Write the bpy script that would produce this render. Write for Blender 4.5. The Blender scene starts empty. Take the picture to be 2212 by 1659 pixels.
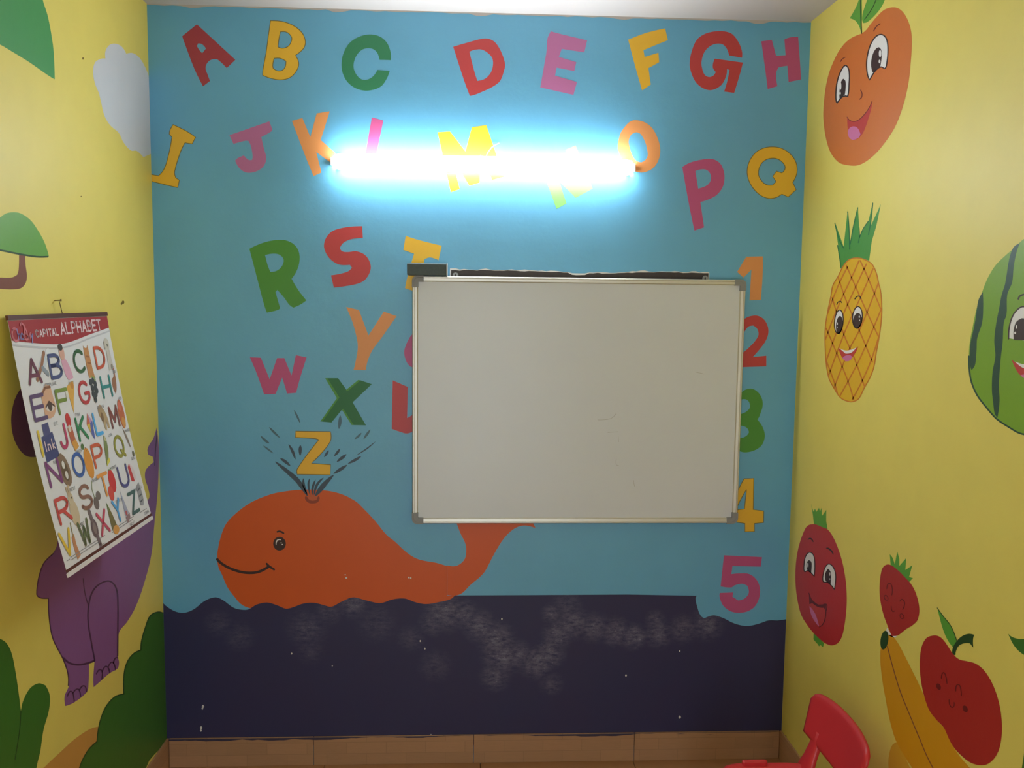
import bpy, bmesh, math, random
from mathutils import Vector, Matrix
from mathutils.geometry import tessellate_polygon
random.seed(7)
S = bpy.context.scene
COL = S.collection

# ------------------------------------------------------------------ camera
FPX, PITCH, YAW, ROLL = 1900.04, 0.09489, 0.04874, 0.01108
CAM = Vector((1.13263, -3.23901, 1.77288))
cp, sp, cy, sy = math.cos(PITCH), math.sin(PITCH), math.cos(YAW), math.sin(YAW)
FW = Vector((sy * cp, cy * cp, -sp)); RT0 = Vector((cy, -sy, 0)); UP0 = RT0.cross(FW)
cr, sr = math.cos(ROLL), math.sin(ROLL)
RT = RT0 * cr + UP0 * sr; UP = UP0 * cr - RT0 * sr
cam_data = bpy.data.cameras.new('camera'); cam = bpy.data.objects.new('camera', cam_data); COL.objects.link(cam)
cam_data.sensor_width = 36.0; cam_data.lens = FPX / 2212 * 36.0; cam_data.clip_start = 0.02
cam.matrix_world = Matrix(((RT.x, UP.x, -FW.x, CAM.x), (RT.y, UP.y, -FW.y, CAM.y), (RT.z, UP.z, -FW.z, CAM.z), (0, 0, 0, 1)))
S.camera = cam

# ------------------------------------------------------------------ world, exposure
world = bpy.data.worlds.new('world'); S.world = world; world.use_nodes = True
world.node_tree.nodes['Background'].inputs[0].default_value = (0.80, 0.88, 1.0, 1)
world.node_tree.nodes['Background'].inputs[1].default_value = 2.2      # even daylight, enters as fill through the assumed doorway
S.view_settings.view_transform = 'Standard'; S.view_settings.look = 'None'
S.view_settings.gamma = 1.0; S.view_settings.use_curve_mapping = False
S.view_settings.exposure = 1.1
TUBE_STRENGTH = 38.0

# room size in metres (a 1.22 x 0.91 m whiteboard gives the scale)
W, H, DEPTH, SK = 2.36, 2.789, 4.3, 0.112

def ray(px, py): return FW + RT * ((px - 1106) / FPX) - UP * ((py - 829.5) / FPX)
def hit(px, py, axis, val):
    d = ray(px, py); t = (val - CAM[axis]) / d[axis]; return CAM + d * t

# ------------------------------------------------------------------ materials
MATS = {}
def lin(c): return tuple(((v / 255) / 12.92 if v / 255 <= 0.04045 else ((v / 255 + 0.055) / 1.055) ** 2.4) for v in c)
def mat(name, rgb, rough=0.5, var=0.05, vscale=14.0, bump=0.0, bscale=60.0, metal=0.0, spec=0.4, emit=None, estr=0.0, coat=0.0):
    if name in MATS: return MATS[name]
    m = bpy.data.materials.new(name); m.use_nodes = True; nt = m.node_tree; b = nt.nodes['Principled BSDF']
    c = lin(rgb)
    b.inputs['Roughness'].default_value = rough; b.inputs['Metallic'].default_value = metal
    b.inputs['Specular IOR Level'].default_value = spec; b.inputs['Coat Weight'].default_value = coat
    tc = nt.nodes.new('ShaderNodeTexCoord')
    geo = nt.nodes.new('ShaderNodeNewGeometry')
    n = nt.nodes.new('ShaderNodeTexNoise'); n.inputs['Scale'].default_value = vscale; n.inputs['Detail'].default_value = 5
    nt.links.new(geo.outputs['Position'], n.inputs['Vector'])
    mix = nt.nodes.new('ShaderNodeMix'); mix.data_type = 'RGBA'
    mix.inputs['A'].default_value = (*[v * (1 - var) for v in c], 1); mix.inputs['B'].default_value = (*[min(1, v * (1 + var)) for v in c], 1)
    nt.links.new(n.outputs['Fac'], mix.inputs['Factor']); nt.links.new(mix.outputs['Result'], b.inputs['Base Color'])
    if bump:
        n2 = nt.nodes.new('ShaderNodeTexNoise'); n2.inputs['Scale'].default_value = bscale; n2.inputs['Detail'].default_value = 6; n2.inputs['Roughness'].default_value = 0.55
        nt.links.new(geo.outputs['Position'], n2.inputs['Vector'])
        bp = nt.nodes.new('ShaderNodeBump'); bp.inputs['Strength'].default_value = bump; bp.inputs['Distance'].default_value = 0.01
        nt.links.new(n2.outputs['Fac'], bp.inputs['Height']); nt.links.new(bp.outputs['Normal'], b.inputs['Normal'])
    if emit:
        b.inputs['Emission Color'].default_value = (*emit, 1); b.inputs['Emission Strength'].default_value = estr
    MATS[name] = m; return m
def wallpaint(name, rgb, rough=0.42, var=0.05): return mat(name, rgb, rough, var, 9.0, 0.06, 22.0, spec=0.45)

M_BLUE = mat('blue wall paint', (96, 172, 212), 0.45, 0.10, 4.0, 0.12, 20.0, spec=0.8)
M_YEL = wallpaint('yellow wall paint', (226, 208, 100), 0.52)
M_CEIL = mat('ceiling distemper', (188, 182, 180), 0.8, 0.03, 6, 0.05, 30)
M_CREAM = wallpaint('cream wall paint', (222, 214, 190))
RED = wallpaint('red paint', (192, 66, 68)); DRED = wallpaint('crimson paint', (168, 62, 76)); PINK = wallpaint('pink paint', (190, 84, 136))  # letter reds, pinks and mauve slightly desaturated to include lamp glare haze
MAUVE = wallpaint('mauve paint', (186, 112, 164)); YELLOW = wallpaint('golden paint', (236, 186, 52)); ORANGE = wallpaint('pale orange paint', (226, 152, 92))
GREEN = wallpaint('leaf green paint', (76, 146, 58)); DGREEN = wallpaint('deep green paint', (34, 110, 58)); CGREEN = wallpaint('bluish green paint', (50, 132, 92))
NGREEN = wallpaint('light green paint', (132, 196, 110)); LGREEN = wallpaint('grass green paint', (92, 160, 52))
WHALE = wallpaint('whale orange paint', (214, 92, 26)); FRUITO = wallpaint('fruit orange paint', (208, 112, 42)); FRED = wallpaint('fruit red paint', (186, 46, 46))
FRED2 = wallpaint('apple red paint', (172, 44, 36)); PINEA = wallpaint('pineapple yellow paint', (226, 176, 22)); HATCH = wallpaint('pineapple line paint', (206, 118, 24))
BAN = wallpaint('banana yellow paint', (216, 154, 24)); BAN2 = wallpaint('banana pale paint', (214, 166, 48))
WHITE = wallpaint('white paint', (232, 228, 226)); INK = wallpaint('dark brown line paint', (58, 36, 32)); BLACK = wallpaint('black line paint', (40, 36, 36))
LINE = wallpaint('maroon line paint', (112, 28, 26)); MOUTHR = wallpaint('mouth red paint', (192, 56, 50)); TONGUE = wallpaint('tongue pink paint', (206, 112, 160))
DARKM = wallpaint('mouth dark paint', (104, 30, 36)); MELON = wallpaint('melon green paint', (122, 164, 30)); STRIPE = wallpaint('melon stripe paint', (34, 72, 50))
PURP = wallpaint('purple paint', (138, 90, 142)); PLINE = wallpaint('purple line paint', (82, 48, 78)); BUSH = wallpaint('bush green paint', (62, 112, 36))
BUSHL = wallpaint('bush line paint', (40, 72, 30)); HILL = wallpaint('hill orange paint', (204, 150, 70)); CLOUD = wallpaint('cloud grey paint', (206, 208, 214), 0.4)
TRUNK = wallpaint('trunk brown paint', (130, 74, 56)); SPRAY = wallpaint('spray slate paint', (62, 80, 98), var=0.3); SPRAY2 = wallpaint('spray thin paint', (76, 112, 132), var=0.3)
BLOW = wallpaint('blowhole brown paint', (148, 64, 34)); BLOW2 = wallpaint('blowhole pale paint', (200, 96, 52)); PLASTER = mat('bare plaster', (222, 222, 220), 0.85, 0.1, 40)
M_DARKBOARD = mat('old blackboard paint', (64, 58, 58), 0.7, 0.2, 60, 0.05, 150)

def sea_material():
    m = bpy.data.materials.new('navy sea paint'); m.use_nodes = True; nt = m.node_tree; b = nt.nodes['Principled BSDF']
    b.inputs['Roughness'].default_value = 0.5; b.inputs['Specular IOR Level'].default_value = 0.4
    geo = nt.nodes.new('ShaderNodeNewGeometry'); acc = None
    for x, y, r, s in SCUFFS:      # rubbed, chalky patches where chairs scrape the wall
        c = hit(300 + x * .66004, 1240 + y * .66004, 1, 0)
        d = nt.nodes.new('ShaderNodeVectorMath'); d.operation = 'DISTANCE'; d.inputs[1].default_value = c
        nt.links.new(geo.outputs['Position'], d.inputs[0])
        mr = nt.nodes.new('ShaderNodeMapRange'); mr.interpolation_type = 'SMOOTHSTEP'; mr.inputs['From Min'].default_value = 0.0; mr.inputs['From Max'].default_value = r * .00113 * 1.5
        mr.inputs['To Min'].default_value = s; mr.inputs['To Max'].default_value = 0
        nt.links.new(d.outputs['Value'], mr.inputs['Value'])
        if acc is None: acc = mr.outputs[0]
        else:
            mx = nt.nodes.new('ShaderNodeMath'); mx.operation = 'MAXIMUM'; nt.links.new(acc, mx.inputs[0]); nt.links.new(mr.outputs[0], mx.inputs[1]); acc = mx.outputs[0]
    n = nt.nodes.new('ShaderNodeTexNoise'); n.inputs['Scale'].default_value = 55; n.inputs['Detail'].default_value = 8; n.inputs['Roughness'].default_value = 0.72
    mp = nt.nodes.new('ShaderNodeMapping'); mp.inputs['Scale'].default_value = (0.55, 1, 1.3)
    nt.links.new(geo.outputs['Position'], mp.inputs['Vector']); nt.links.new(mp.outputs[0], n.inputs['Vector'])
    ra = nt.nodes.new('ShaderNodeMapRange'); ra.inputs['From Min'].default_value = 0.38; ra.inputs['From Max'].default_value = 0.78
    nt.links.new(n.outputs['Fac'], ra.inputs['Value'])
    mu = nt.nodes.new('ShaderNodeMath'); mu.operation = 'MULTIPLY'; nt.links.new(acc, mu.inputs[0]); nt.links.new(ra.outputs[0], mu.inputs[1])
    n3 = nt.nodes.new('ShaderNodeTexNoise'); n3.inputs['Scale'].default_value = 210; n3.inputs['Detail'].default_value = 3; nt.links.new(geo.outputs['Position'], n3.inputs['Vector'])
    r3 = nt.nodes.new('ShaderNodeMapRange'); r3.inputs['From Min'].default_value = 0.62; r3.inputs['From Max'].default_value = 0.70; nt.links.new(n3.outputs['Fac'], r3.inputs['Value'])
    m3 = nt.nodes.new('ShaderNodeMath'); m3.operation = 'MULTIPLY'; nt.links.new(mu.outputs[0], m3.inputs[0]); nt.links.new(r3.outputs[0], m3.inputs[1])
    ad = nt.nodes.new('ShaderNodeMath'); ad.operation = 'MULTIPLY_ADD'; ad.use_clamp = True; ad.inputs[1].default_value = 1.6; nt.links.new(m3.outputs[0], ad.inputs[0]); nt.links.new(mu.outputs[0], ad.inputs[2]); mu = ad
    n2 = nt.nodes.new('ShaderNodeTexNoise'); n2.inputs['Scale'].default_value = 5; n2.inputs['Detail'].default_value = 4
    nt.links.new(geo.outputs['Position'], n2.inputs['Vector'])
    base = nt.nodes.new('ShaderNodeMix'); base.data_type = 'RGBA'; base.inputs['A'].default_value = (*lin((52, 46, 82)), 1); base.inputs['B'].default_value = (*lin((46, 50, 88)), 1)
    nt.links.new(n2.outputs['Fac'], base.inputs['Factor'])
    mix = nt.nodes.new('ShaderNodeMix'); mix.data_type = 'RGBA'; mix.inputs['B'].default_value = (*lin((150, 148, 166)), 1)
    nt.links.new(base.outputs['Result'], mix.inputs['A']); nt.links.new(mu.outputs[0], mix.inputs['Factor']); nt.links.new(mix.outputs['Result'], b.inputs['Base Color'])
    return m
SCUFFS = [(1000, 125, 60, .8), (960, 160, 40, .6), (1060, 130, 45, .7), (1115, 170, 50, .8), (1170, 215, 55, .9), (1190, 270, 60, .9), (1165, 335, 45, .7), (1240, 265, 45, .8), (1300, 290, 50, .9),
          (1345, 260, 45, .9), (1350, 360, 35, .5), (1370, 200, 45, .8), (1420, 160, 50, .8), (1400, 100, 45, .45), (1350, 130, 30, .7), (1490, 175, 45, .8), (1560, 190, 45, .8), (1620, 205, 40, .9),
          (1700, 195, 45, .7), (1780, 180, 45, .6), (1860, 165, 50, .7), (550, 180, 60, .45), (330, 205, 45, .35), (260, 160, 40, .35), (700, 95, 45, .8), (620, 125, 40, .4), (780, 160, 60, .3), (890, 210, 40, .4), (970, 300, 50, .35), (560, 250, 40, .3), (1690, 150, 30, .6)]

def tile_material(name, rgb):
    m = bpy.data.materials.new(name); m.use_nodes = True; nt = m.node_tree; b = nt.nodes['Principled BSDF']
    b.inputs['Roughness'].default_value = 0.38
    geo = nt.nodes.new('ShaderNodeNewGeometry'); mp = nt.nodes.new('ShaderNodeMapping'); mp.inputs['Scale'].default_value = (3, 3, 30)
    n = nt.nodes.new('ShaderNodeTexNoise'); n.inputs['Scale'].default_value = 7; n.inputs['Detail'].default_value = 6
    nt.links.new(geo.outputs['Position'], mp.inputs['Vector']); nt.links.new(mp.outputs[0], n.inputs['Vector'])
    br = nt.nodes.new('ShaderNodeTexBrick'); br.offset = 0.5; br.inputs['Scale'].default_value = 1.0; br.inputs['Brick Width'].default_value = 0.15; br.inputs['Row Height'].default_value = 0.045; br.inputs['Mortar Size'].default_value = 0.0012
    br.inputs['Color1'].default_value = (*lin(rgb), 1); br.inputs['Color2'].default_value = (*lin(tuple(v * .95 for v in rgb)), 1); br.inputs['Mortar'].default_value = (*lin(tuple(v * .9 for v in rgb)), 1)
    mp2 = nt.nodes.new('ShaderNodeMapping'); mp2.inputs['Rotation'].default_value = (math.pi / 2, 0, 0)
    nt.links.new(geo.outputs['Position'], mp2.inputs['Vector']); nt.links.new(mp2.outputs[0], br.inputs['Vector'])
    mix = nt.nodes.new('ShaderNodeMix'); mix.data_type = 'RGBA'; mix.blend_type = 'MULTIPLY'; mix.inputs['Factor'].default_value = 0.45
    rp = nt.nodes.new('ShaderNodeMapRange'); rp.inputs['To Min'].default_value = 0.75; rp.inputs['To Max'].default_value = 1.15
    nt.links.new(n.outputs['Fac'], rp.inputs['Value']); nt.links.new(br.outputs['Color'], mix.inputs['A']); nt.links.new(rp.outputs[0], mix.inputs['B'])
    nt.links.new(mix.outputs['Result'], b.inputs['Base Color']); return m
M_TILE = tile_material('parquet print tile', (190, 140, 98))
M_SKIRT = tile_material('skirting tile', (178, 136, 100))
M_GROUT = mat('tile grout', (110, 84, 64), 0.9)

# ------------------------------------------------------------------ object helpers
WLOC = {}
def link(name, mesh, loc=(0, 0, 0), parent=None, label=None, cat=None, group=None, kind=None):
    o = bpy.data.objects.new(name, mesh); COL.objects.link(o); loc = Vector(loc)
    o.location = loc - (WLOC[parent.name] if parent else Vector())
    WLOC[o.name] = loc
    if parent: o.parent = parent
    if label: o['label'] = label
    if cat: o['category'] = cat
    if group: o['group'] = group
    if kind: o['kind'] = kind
    return o
def empty(name, loc, label, cat, group=None): return link(name, None, loc, None, label, cat, group)
def bm_obj(name, bm, m, parent=None, smooth=False, origin=None, **kw):
    bmesh.ops.recalc_face_normals(bm, faces=bm.faces)
    vs = [v.co for v in bm.verts]
    if origin is None:
        lo = Vector([min(v[i] for v in vs) for i in range(3)]); hi = Vector([max(v[i] for v in vs) for i in range(3)]); origin = (lo + hi) / 2
    origin = Vector(origin); bmesh.ops.translate(bm, verts=bm.verts, vec=-origin)
    me = bpy.data.meshes.new(name); bm.to_mesh(me); bm.free()
    for mm in (m if isinstance(m, (list, tuple)) else [m]): me.materials.append(mm)
    if smooth:
        for p in me.polygons: p.use_smooth = True
    return link(name, me, origin, parent, **kw)
def box(bm, lo, hi, bevel=0.0, seg=2):
    v = bmesh.ops.create_cube(bm, size=1)['verts']; lo, hi = Vector(lo), Vector(hi)
    for q in v: q.co = Vector([(lo[i] + hi[i]) / 2 + q.co[i] * (hi[i] - lo[i]) for i in range(3)])
    if bevel:
        es = list({e for q in v for e in q.link_edges}); bmesh.ops.bevel(bm, geom=es, offset=bevel, segments=seg, affect='EDGES', profile=0.5)
    return bm
def box_obj(name, lo, hi, m, parent=None, bevel=0.0, **kw):
    return bm_obj(name, box(bmesh.new(), lo, hi, bevel), m, parent, **kw)
def tube(bm, pts, r, n=10, cap=True):
    pts = [Vector(p) for p in pts]; rs = r if isinstance(r, (list, tuple)) else [r] * len(pts); rings = []
    for i, p in enumerate(pts):
        t = (pts[min(i + 1, len(pts) - 1)] - pts[max(i - 1, 0)]).normalized()
        a = t.cross(Vector((0, 0, 1)) if abs(t.z) < .9 else Vector((1, 0, 0))).normalized(); b = t.cross(a)
        rings.append([bm.verts.new(p + (a * math.cos(k * 2 * math.pi / n) + b * math.sin(k * 2 * math.pi / n)) * rs[i]) for k in range(n)])
    for A, B in zip(rings, rings[1:]):
        for k in range(n): bm.faces.new((A[k], A[(k + 1) % n], B[(k + 1) % n], B[k]))
    if cap: bm.faces.new(rings[0]); bm.faces.new(rings[-1][::-1])
    return bm

# ------------------------------------------------------------------ 2-D outlines
def smooth(pts, closed=True, n=5, lim=48):
    """Catmull-Rom through gentle turns, straight at sharp corners."""
    P = [Vector(p[:2]) for p in pts]; N = len(P); out = []
    def corner(i):
        if not closed and (i == 0 or i == N - 1): return True
        a, b = P[i] - P[i - 1], P[(i + 1) % N] - P[i]
        return a.length < 1e-9 or b.length < 1e-9 or math.degrees(a.angle(b)) > lim
    C = [corner(i) for i in range(N)]
    for i in range(N if closed else N - 1):
        j = (i + 1) % N; p1, p2 = P[i], P[j]; L = (p2 - p1).length
        def tan(k, q0, q1):
            if C[k]: return None
            v = P[(k + 1) % N] - P[k - 1]; return v.normalized() * L if v.length else None
        t1, t2 = tan(i, 0, 0), tan(j, 0, 0)
        out.append(p1)
        if t1 is None and t2 is None: continue
        d = p2 - p1; t1 = t1 or (d * 1.0 if t2 is None else (d * 1.5 - t2 * .5)); t2 = t2 or (d * 1.5 - t1 * .5)
        for s in range(1, n):
            u = s / n; out.append(p1 * (2 * u**3 - 3 * u**2 + 1) + t1 * (u**3 - 2 * u**2 + u) + p2 * (-2 * u**3 + 3 * u**2) + t2 * (u**3 - u**2))
    if not closed: out.append(P[-1])
    return out
def ell(x, y, rx, ry, tilt=0, n=28):
    c, s = math.cos(math.radians(tilt)), math.sin(math.radians(tilt)); o = []
    for k in range(n):
        a = k * 2 * math.pi / n; u, v = rx * math.cos(a), ry * math.sin(a); o.append(Vector((x + u * c - v * s, y + u * s + v * c)))
    return o
def ribbon(pts, w, taper=0.0, closed=False, lim=120):
    """outline polygons (quads) of a brush stroke of width w"""
    P = smooth(pts, closed, 4, lim); N = len(P); L, R = [], []
    for i, p in enumerate(P):
        a = P[(i - 1) % N] if closed else P[max(i - 1, 0)]; b = P[(i + 1) % N] if closed else P[min(i + 1, N - 1)]
        t = (b - a); t = t.normalized() if t.length else Vector((1, 0)); nrm = Vector((-t.y, t.x))
        u = i / max(1, N - 1); h = w / 2 * (1 - taper + taper * math.sin(math.pi * min(1, max(0, u))) ** 0.7 if taper else 1)
        L.append(p + nrm * h); R.append(p - nrm * h)
    q = []
    for i in range(N if closed else N - 1):
        j = (i + 1) % N; q.append([L[i], L[j], R[j], R[i]])
    if not closed:
        for p, h0, h1 in ((P[0], L[0], R[0]), (P[-1], R[-1], L[-1])):   # round ends
            r = (h0 - p).length
            if r > w * .3:
                a0 = math.atan2((h0 - p).y, (h0 - p).x); q.append([p + Vector((math.cos(a0 + k * math.pi / 6), math.sin(a0 + k * math.pi / 6))) * r for k in range(7)])
    return q

# crops of the survey: origin and scale of each set of measured outlines
CROP = {'P': (0, 0, 1), 'A': (300, 0, .34358), 'B': (1000, 0, .36166), 'C': (480, 450, .30145), 'D': (440, 860, .34358), 'E': (1440, 500, .54226), 'F': (0, 640, .38585),
        'G': (0, 900, .45728), 'H': (0, 0, .41002), 'T': (680, 260, .34358), 'Z': (560, 870, .14463), 'Y': (460, 1140, .09042), 'K': (860, 480, .40984), 'S': (300, 1240, .66004),
        'R1': (1740, 0, .22907), 'R2': (1740, 420, .28944), 'R3': (2060, 480, .30159), 'R4': (1690, 1060, .21695), 'R5': (1860, 1280, .22842), 'N': (940, 1120, .27125)}
WALLS = {'back': (1, 0.0, -1), 'left': (0, 0.0, 1), 'right': (0, W, -1)}
LAYER0, DLAYER = 0.00016, 0.00010
def on_wall(wall, crop, p, lift):
    ox, oy, s = CROP[crop]; ax, val, sg = WALLS[wall]
    q = hit(ox + p[0] * s, oy + p[1] * s, ax, val); q[ax] = val + sg * lift; return q
def clampw(q, wall):
    if wall == 'back': q.x = min(max(q.x, 0.0005), W - .0005)
    else: q.y = min(q.y, -0.0005)
    q.z = min(max(q.z, 0.001), H - .0005); return q
def fill(bm, polys, mapper, mi=0):
    """polys: list of [outer, hole, hole..] or a quad list; flat faces through mapper"""
    for loops in polys:
        flat = [p for l in loops for p in l]
        vs = [bm.verts.new(mapper(p)) for p in flat]
        for tri in tessellate_polygon([[Vector((p[0], p[1], 0)) for p in l] for l in loops]):
            if len(set(tri)) == 3:
                try: bm.faces.new([vs[k] for k in tri]).material_index = mi
                except ValueError: pass
def paint(name, wall, crop, outline, m, parent, layer=0, holes=(), label=None, raw=False, lift=None, kind=None):
    bm = bmesh.new(); lf = LAYER0 + layer * DLAYER if lift is None else lift
    sm = (lambda l: l) if raw else smooth
    fill(bm, [[sm(outline)] + [sm(h) for h in holes]], lambda p: clampw(on_wall(wall, crop, p, lf), wall))
    return flat_obj(name, bm, m, parent, wall, label)
def flat_obj(name, bm, m, parent, wall, label=None):
    nrm = {'back': Vector((0, -1, 0)), 'left': Vector((1, 0, 0)), 'right': Vector((-1, 0, 0))}[wall]
    bm.normal_update()
    for f in bm.faces:
        if f.normal.dot(nrm) < 0: f.normal_flip()
    vs = [v.co for v in bm.verts]; c = sum((v for v in vs), Vector()) / len(vs)
    bmesh.ops.translate(bm, verts=bm.verts, vec=-c); me = bpy.data.meshes.new(name); bm.to_mesh(me); bm.free(); me.materials.append(m)
    return link(name, me, c, parent, label)
def strokes(name, wall, crop, pts, w, m, parent, layer=0, taper=0.0, closed=False, label=None, lim=120):
    bm = bmesh.new(); lf = LAYER0 + layer * DLAYER
    fill(bm, [[q] for q in ribbon(pts, w, taper, closed, lim)], lambda p: clampw(on_wall(wall, crop, p, lf), wall))
    return flat_obj(name, bm, m, parent, wall, label)

# ------------------------------------------------------------------ the room
wall_back = box_obj('wall_back', (-.1, 0, -.1), (W + .1, .1, H + .1), M_BLUE, kind='structure', label='light blue painted wall with letters and numbers')
wall_left = box_obj('wall_left', (-.1, -DEPTH, -.1), (0, 0, H + .1), M_YEL, kind='structure', label='yellow wall with dinosaur and bush mural')
wall_right = box_obj('wall_right', (W, -DEPTH, -.1), (W + .1, 0, H + .1), M_YEL, kind='structure', label='yellow wall with smiling fruit mural')
ceiling = box_obj('ceiling', (-.1, -DEPTH - .1, H), (W + .1, .1, H + .1), M_CEIL, kind='structure', label='white ceiling')
# front wall behind the camera with an assumed open doorway, put in to admit fill daylight
bm = bmesh.new(); DX0, DX1, DZ1 = .55, 1.75, 2.15
box(bm, (-.1, -DEPTH - .1, -.1), (DX0, -DEPTH, H + .1)); box(bm, (DX1, -DEPTH - .1, -.1), (W + .1, -DEPTH, H + .1)); box(bm, (DX0, -DEPTH - .1, DZ1), (DX1, -DEPTH, H + .1))
wall_front = bm_obj('wall_front', bm, M_CREAM, kind='structure', label='cream wall with assumed open doorway behind the viewer')
floor = box_obj('floor', (-.1, -DEPTH - .1, -.1), (W + .1, .1, -.008), M_GROUT, kind='structure', label='brown parquet pattern tile floor')
tile_me = None
for i in range(4):
    for j in range(8):
        x0, x1 = i * .592 + .001, min(W, (i + 1) * .592) - .001; y1, y0 = -j * .545 - .001, max(-DEPTH, -(j + 1) * .545) + .001
        box_obj('floor_tile', (x0, y0, -.008), (x1, y1, 0), M_TILE, floor, bevel=.0012)
# skirting
bb = link('baseboard_back', None, (W / 2, 0, 0), None, 'brown tile skirting under the navy wall', kind='structure')
xs = [0.009] + [hit(p, 1615, 1, 0).x for p in (678, 1023, 1369)] + [W - .009]
for a, b in zip(xs, xs[1:]): box_obj('skirting_tile', (a + .0008, -.008, 0), (b - .0008, 0, SK), M_SKIRT, bb, bevel=.0012)
for nm, x0, x1, lb in (('baseboard_left', 0, .008, 'brown tile skirting on left wall'), ('baseboard_right', W - .008, W, 'brown tile skirting on right wall')):
    b_ = link(nm, None, (x0, -2, 0), None, lb, kind='structure'); y = 0
    while y > -DEPTH + .05:
        y2 = max(-DEPTH, y - .6); box_obj('skirting_tile', (x0, y2 + .0008, 0), (x1, y - .0008, SK), M_SKIRT, b_, bevel=.0012); y = y2
# rough overlap of ceiling paint on the blue wall
bm = bmesh.new(); top = []
for k in range(81):
    x = W * k / 80; top.append((x, H - .003 - .004 * random.random() - (.006 if k % 17 in (5, 6) else 0)))
fill(bm, [[[Vector((0, H, 0)), Vector((W, H, 0))] + [Vector((x, z, 0)) for x, z in reversed(top)]]], lambda p: Vector((p[0], -.0006, p[1])))
flat_obj('ceiling_paint_edge', bm, M_CEIL, wall_back, 'back')

# ------------------------------------------------------------------ painted letters and numbers on the back wall
OUTL = wallpaint('olive outline paint', (120, 104, 52))
def letter(ch, crop, outline, m, colour, holes=(), extra='', layer=1, name='painted_letter'):
    o = paint(name, 'back', crop, outline, m, wall_back, layer, holes, f'{colour} painted {"number" if ch.isdigit() else "letter"} {ch}{extra}')
    if ch in "BIQZ4":
        for l in [outline, *holes]: strokes('letter_outline', 'back', crop, smooth(l), 1.5 / CROP[crop][2], OUTL, o, layer + 1, closed=True, lim=1)
    return o
letter('A', 'A', [(365, 153), (607, 376), (553, 428), (505, 382), (487, 372), (450, 378), (425, 405), (420, 435), (432, 468), (447, 510), (403, 543), (350, 435), (300, 305), (272, 228)], DRED, 'red', [[(372, 273), (397, 278), (422, 305), (398, 335), (378, 312), (366, 290)]])
letter('B', 'A', [(828, 130), (900, 135), (970, 160), (1025, 205), (1047, 260), (1035, 305), (985, 348), (1003, 385), (1003, 420), (975, 468), (935, 495), (880, 502), (820, 490), (778, 473), (780, 440), (800, 330), (815, 220)], YELLOW, 'yellow',
       [[(890, 200), (930, 203), (958, 230), (960, 255), (940, 290), (905, 303), (875, 295), (880, 250)], [(850, 367), (890, 367), (925, 385), (920, 420), (900, 443), (870, 445), (845, 430), (842, 410)]])
letter('C', 'A', [(1513, 376), (1500, 335), (1475, 310), (1440, 303), (1400, 315), (1365, 355), (1350, 405), (1355, 445), (1380, 485), (1410, 502), (1445, 498), (1475, 478), (1500, 440), (1577, 446), (1558, 495), (1520, 545), (1450, 569), (1380, 562), (1320, 525), (1285, 470), (1274, 410), (1283, 345), (1320, 275), (1380, 233), (1450, 217), (1515, 230), (1560, 270), (1583, 330), (1585, 378)], CGREEN, 'green')
letter('D', 'P', [(979, 101), (1010, 92), (1040, 84), (1056, 84), (1070, 92), (1083, 113), (1091, 138), (1089, 152), (1080, 175), (1065, 187), (1040, 199), (1022, 206), (1015, 207), (1005, 181), (993, 145)], RED, 'red', [[(1014, 112), (1024, 108), (1040, 107), (1053, 114), (1063, 125), (1065, 140), (1060, 157), (1048, 170), (1031, 175), (1024, 152)]])
letter('E', 'B', [(525, 187), (570, 200), (742, 241), (725, 313), (590, 292), (573, 340), (677, 371), (665, 425), (560, 404), (550, 452), (681, 490), (660, 567), (462, 522), (480, 420), (500, 300), (505, 230)], MAUVE, 'pink')
letter('F', 'B', [(987, 237), (1100, 195), (1208, 170), (1224, 240), (1150, 270), (1078, 300), (1085, 340), (1168, 315), (1172, 372), (1108, 407), (1122, 505), (1070, 540), (1030, 400)], YELLOW, 'yellow')
letter('G', 'B', [(1590, 331), (1575, 290), (1550, 265), (1510, 262), (1470, 280), (1440, 315), (1425, 370), (1430, 415), (1445, 448), (1470, 460), (1495, 452), (1510, 430), (1492, 400), (1503, 350), (1672, 374), (1655, 440), (1620, 555), (1560, 547), (1580, 480), (1592, 418), (1577, 413), (1573, 450), (1550, 500), (1515, 528), (1475, 539), (1430, 525), (1390, 490), (1362, 430), (1354, 380), (1365, 310), (1395, 240), (1440, 205), (1500, 188), (1560, 187), (1610, 205), (1650, 260), (1667, 310), (1667, 345)], RED, 'red')
letter('H', 'B', [(1782, 247), (1845, 238), (1870, 333), (1927, 330), (1920, 235), (1960, 222), (2002, 220), (2010, 330), (2020, 475), (1945, 490), (1938, 393), (1905, 398), (1885, 403), (1870, 440), (1878, 515), (1820, 532), (1810, 450), (1795, 340)], PINK, 'pink')
letter('I', 'A', [(215, 783), (300, 825), (357, 863), (335, 905), (290, 898), (262, 955), (225, 1080), (232, 1118), (255, 1132), (245, 1180), (160, 1160), (78, 1140), (78, 1098), (125, 1105), (160, 1060), (190, 960), (208, 862), (192, 845), (195, 820)], YELLOW, 'yellow')
letter('J', 'A', [(570, 850), (820, 763), (840, 815), (830, 828), (770, 862), (785, 930), (800, 985), (795, 1025), (770, 1060), (720, 1083), (670, 1083), (630, 1055), (605, 1010), (620, 995), (660, 977), (690, 1005), (712, 1005), (715, 980), (705, 920), (690, 887), (670, 885), (595, 905)], MAUVE, 'mauve')
letter('K', 'A', [(962, 760), (1028, 742), (1078, 862), (1118, 713), (1200, 700), (1143, 880), (1260, 985), (1215, 1030), (1115, 955), (1148, 1085), (1098, 1107), (1050, 990)], ORANGE, 'pale orange')
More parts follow.
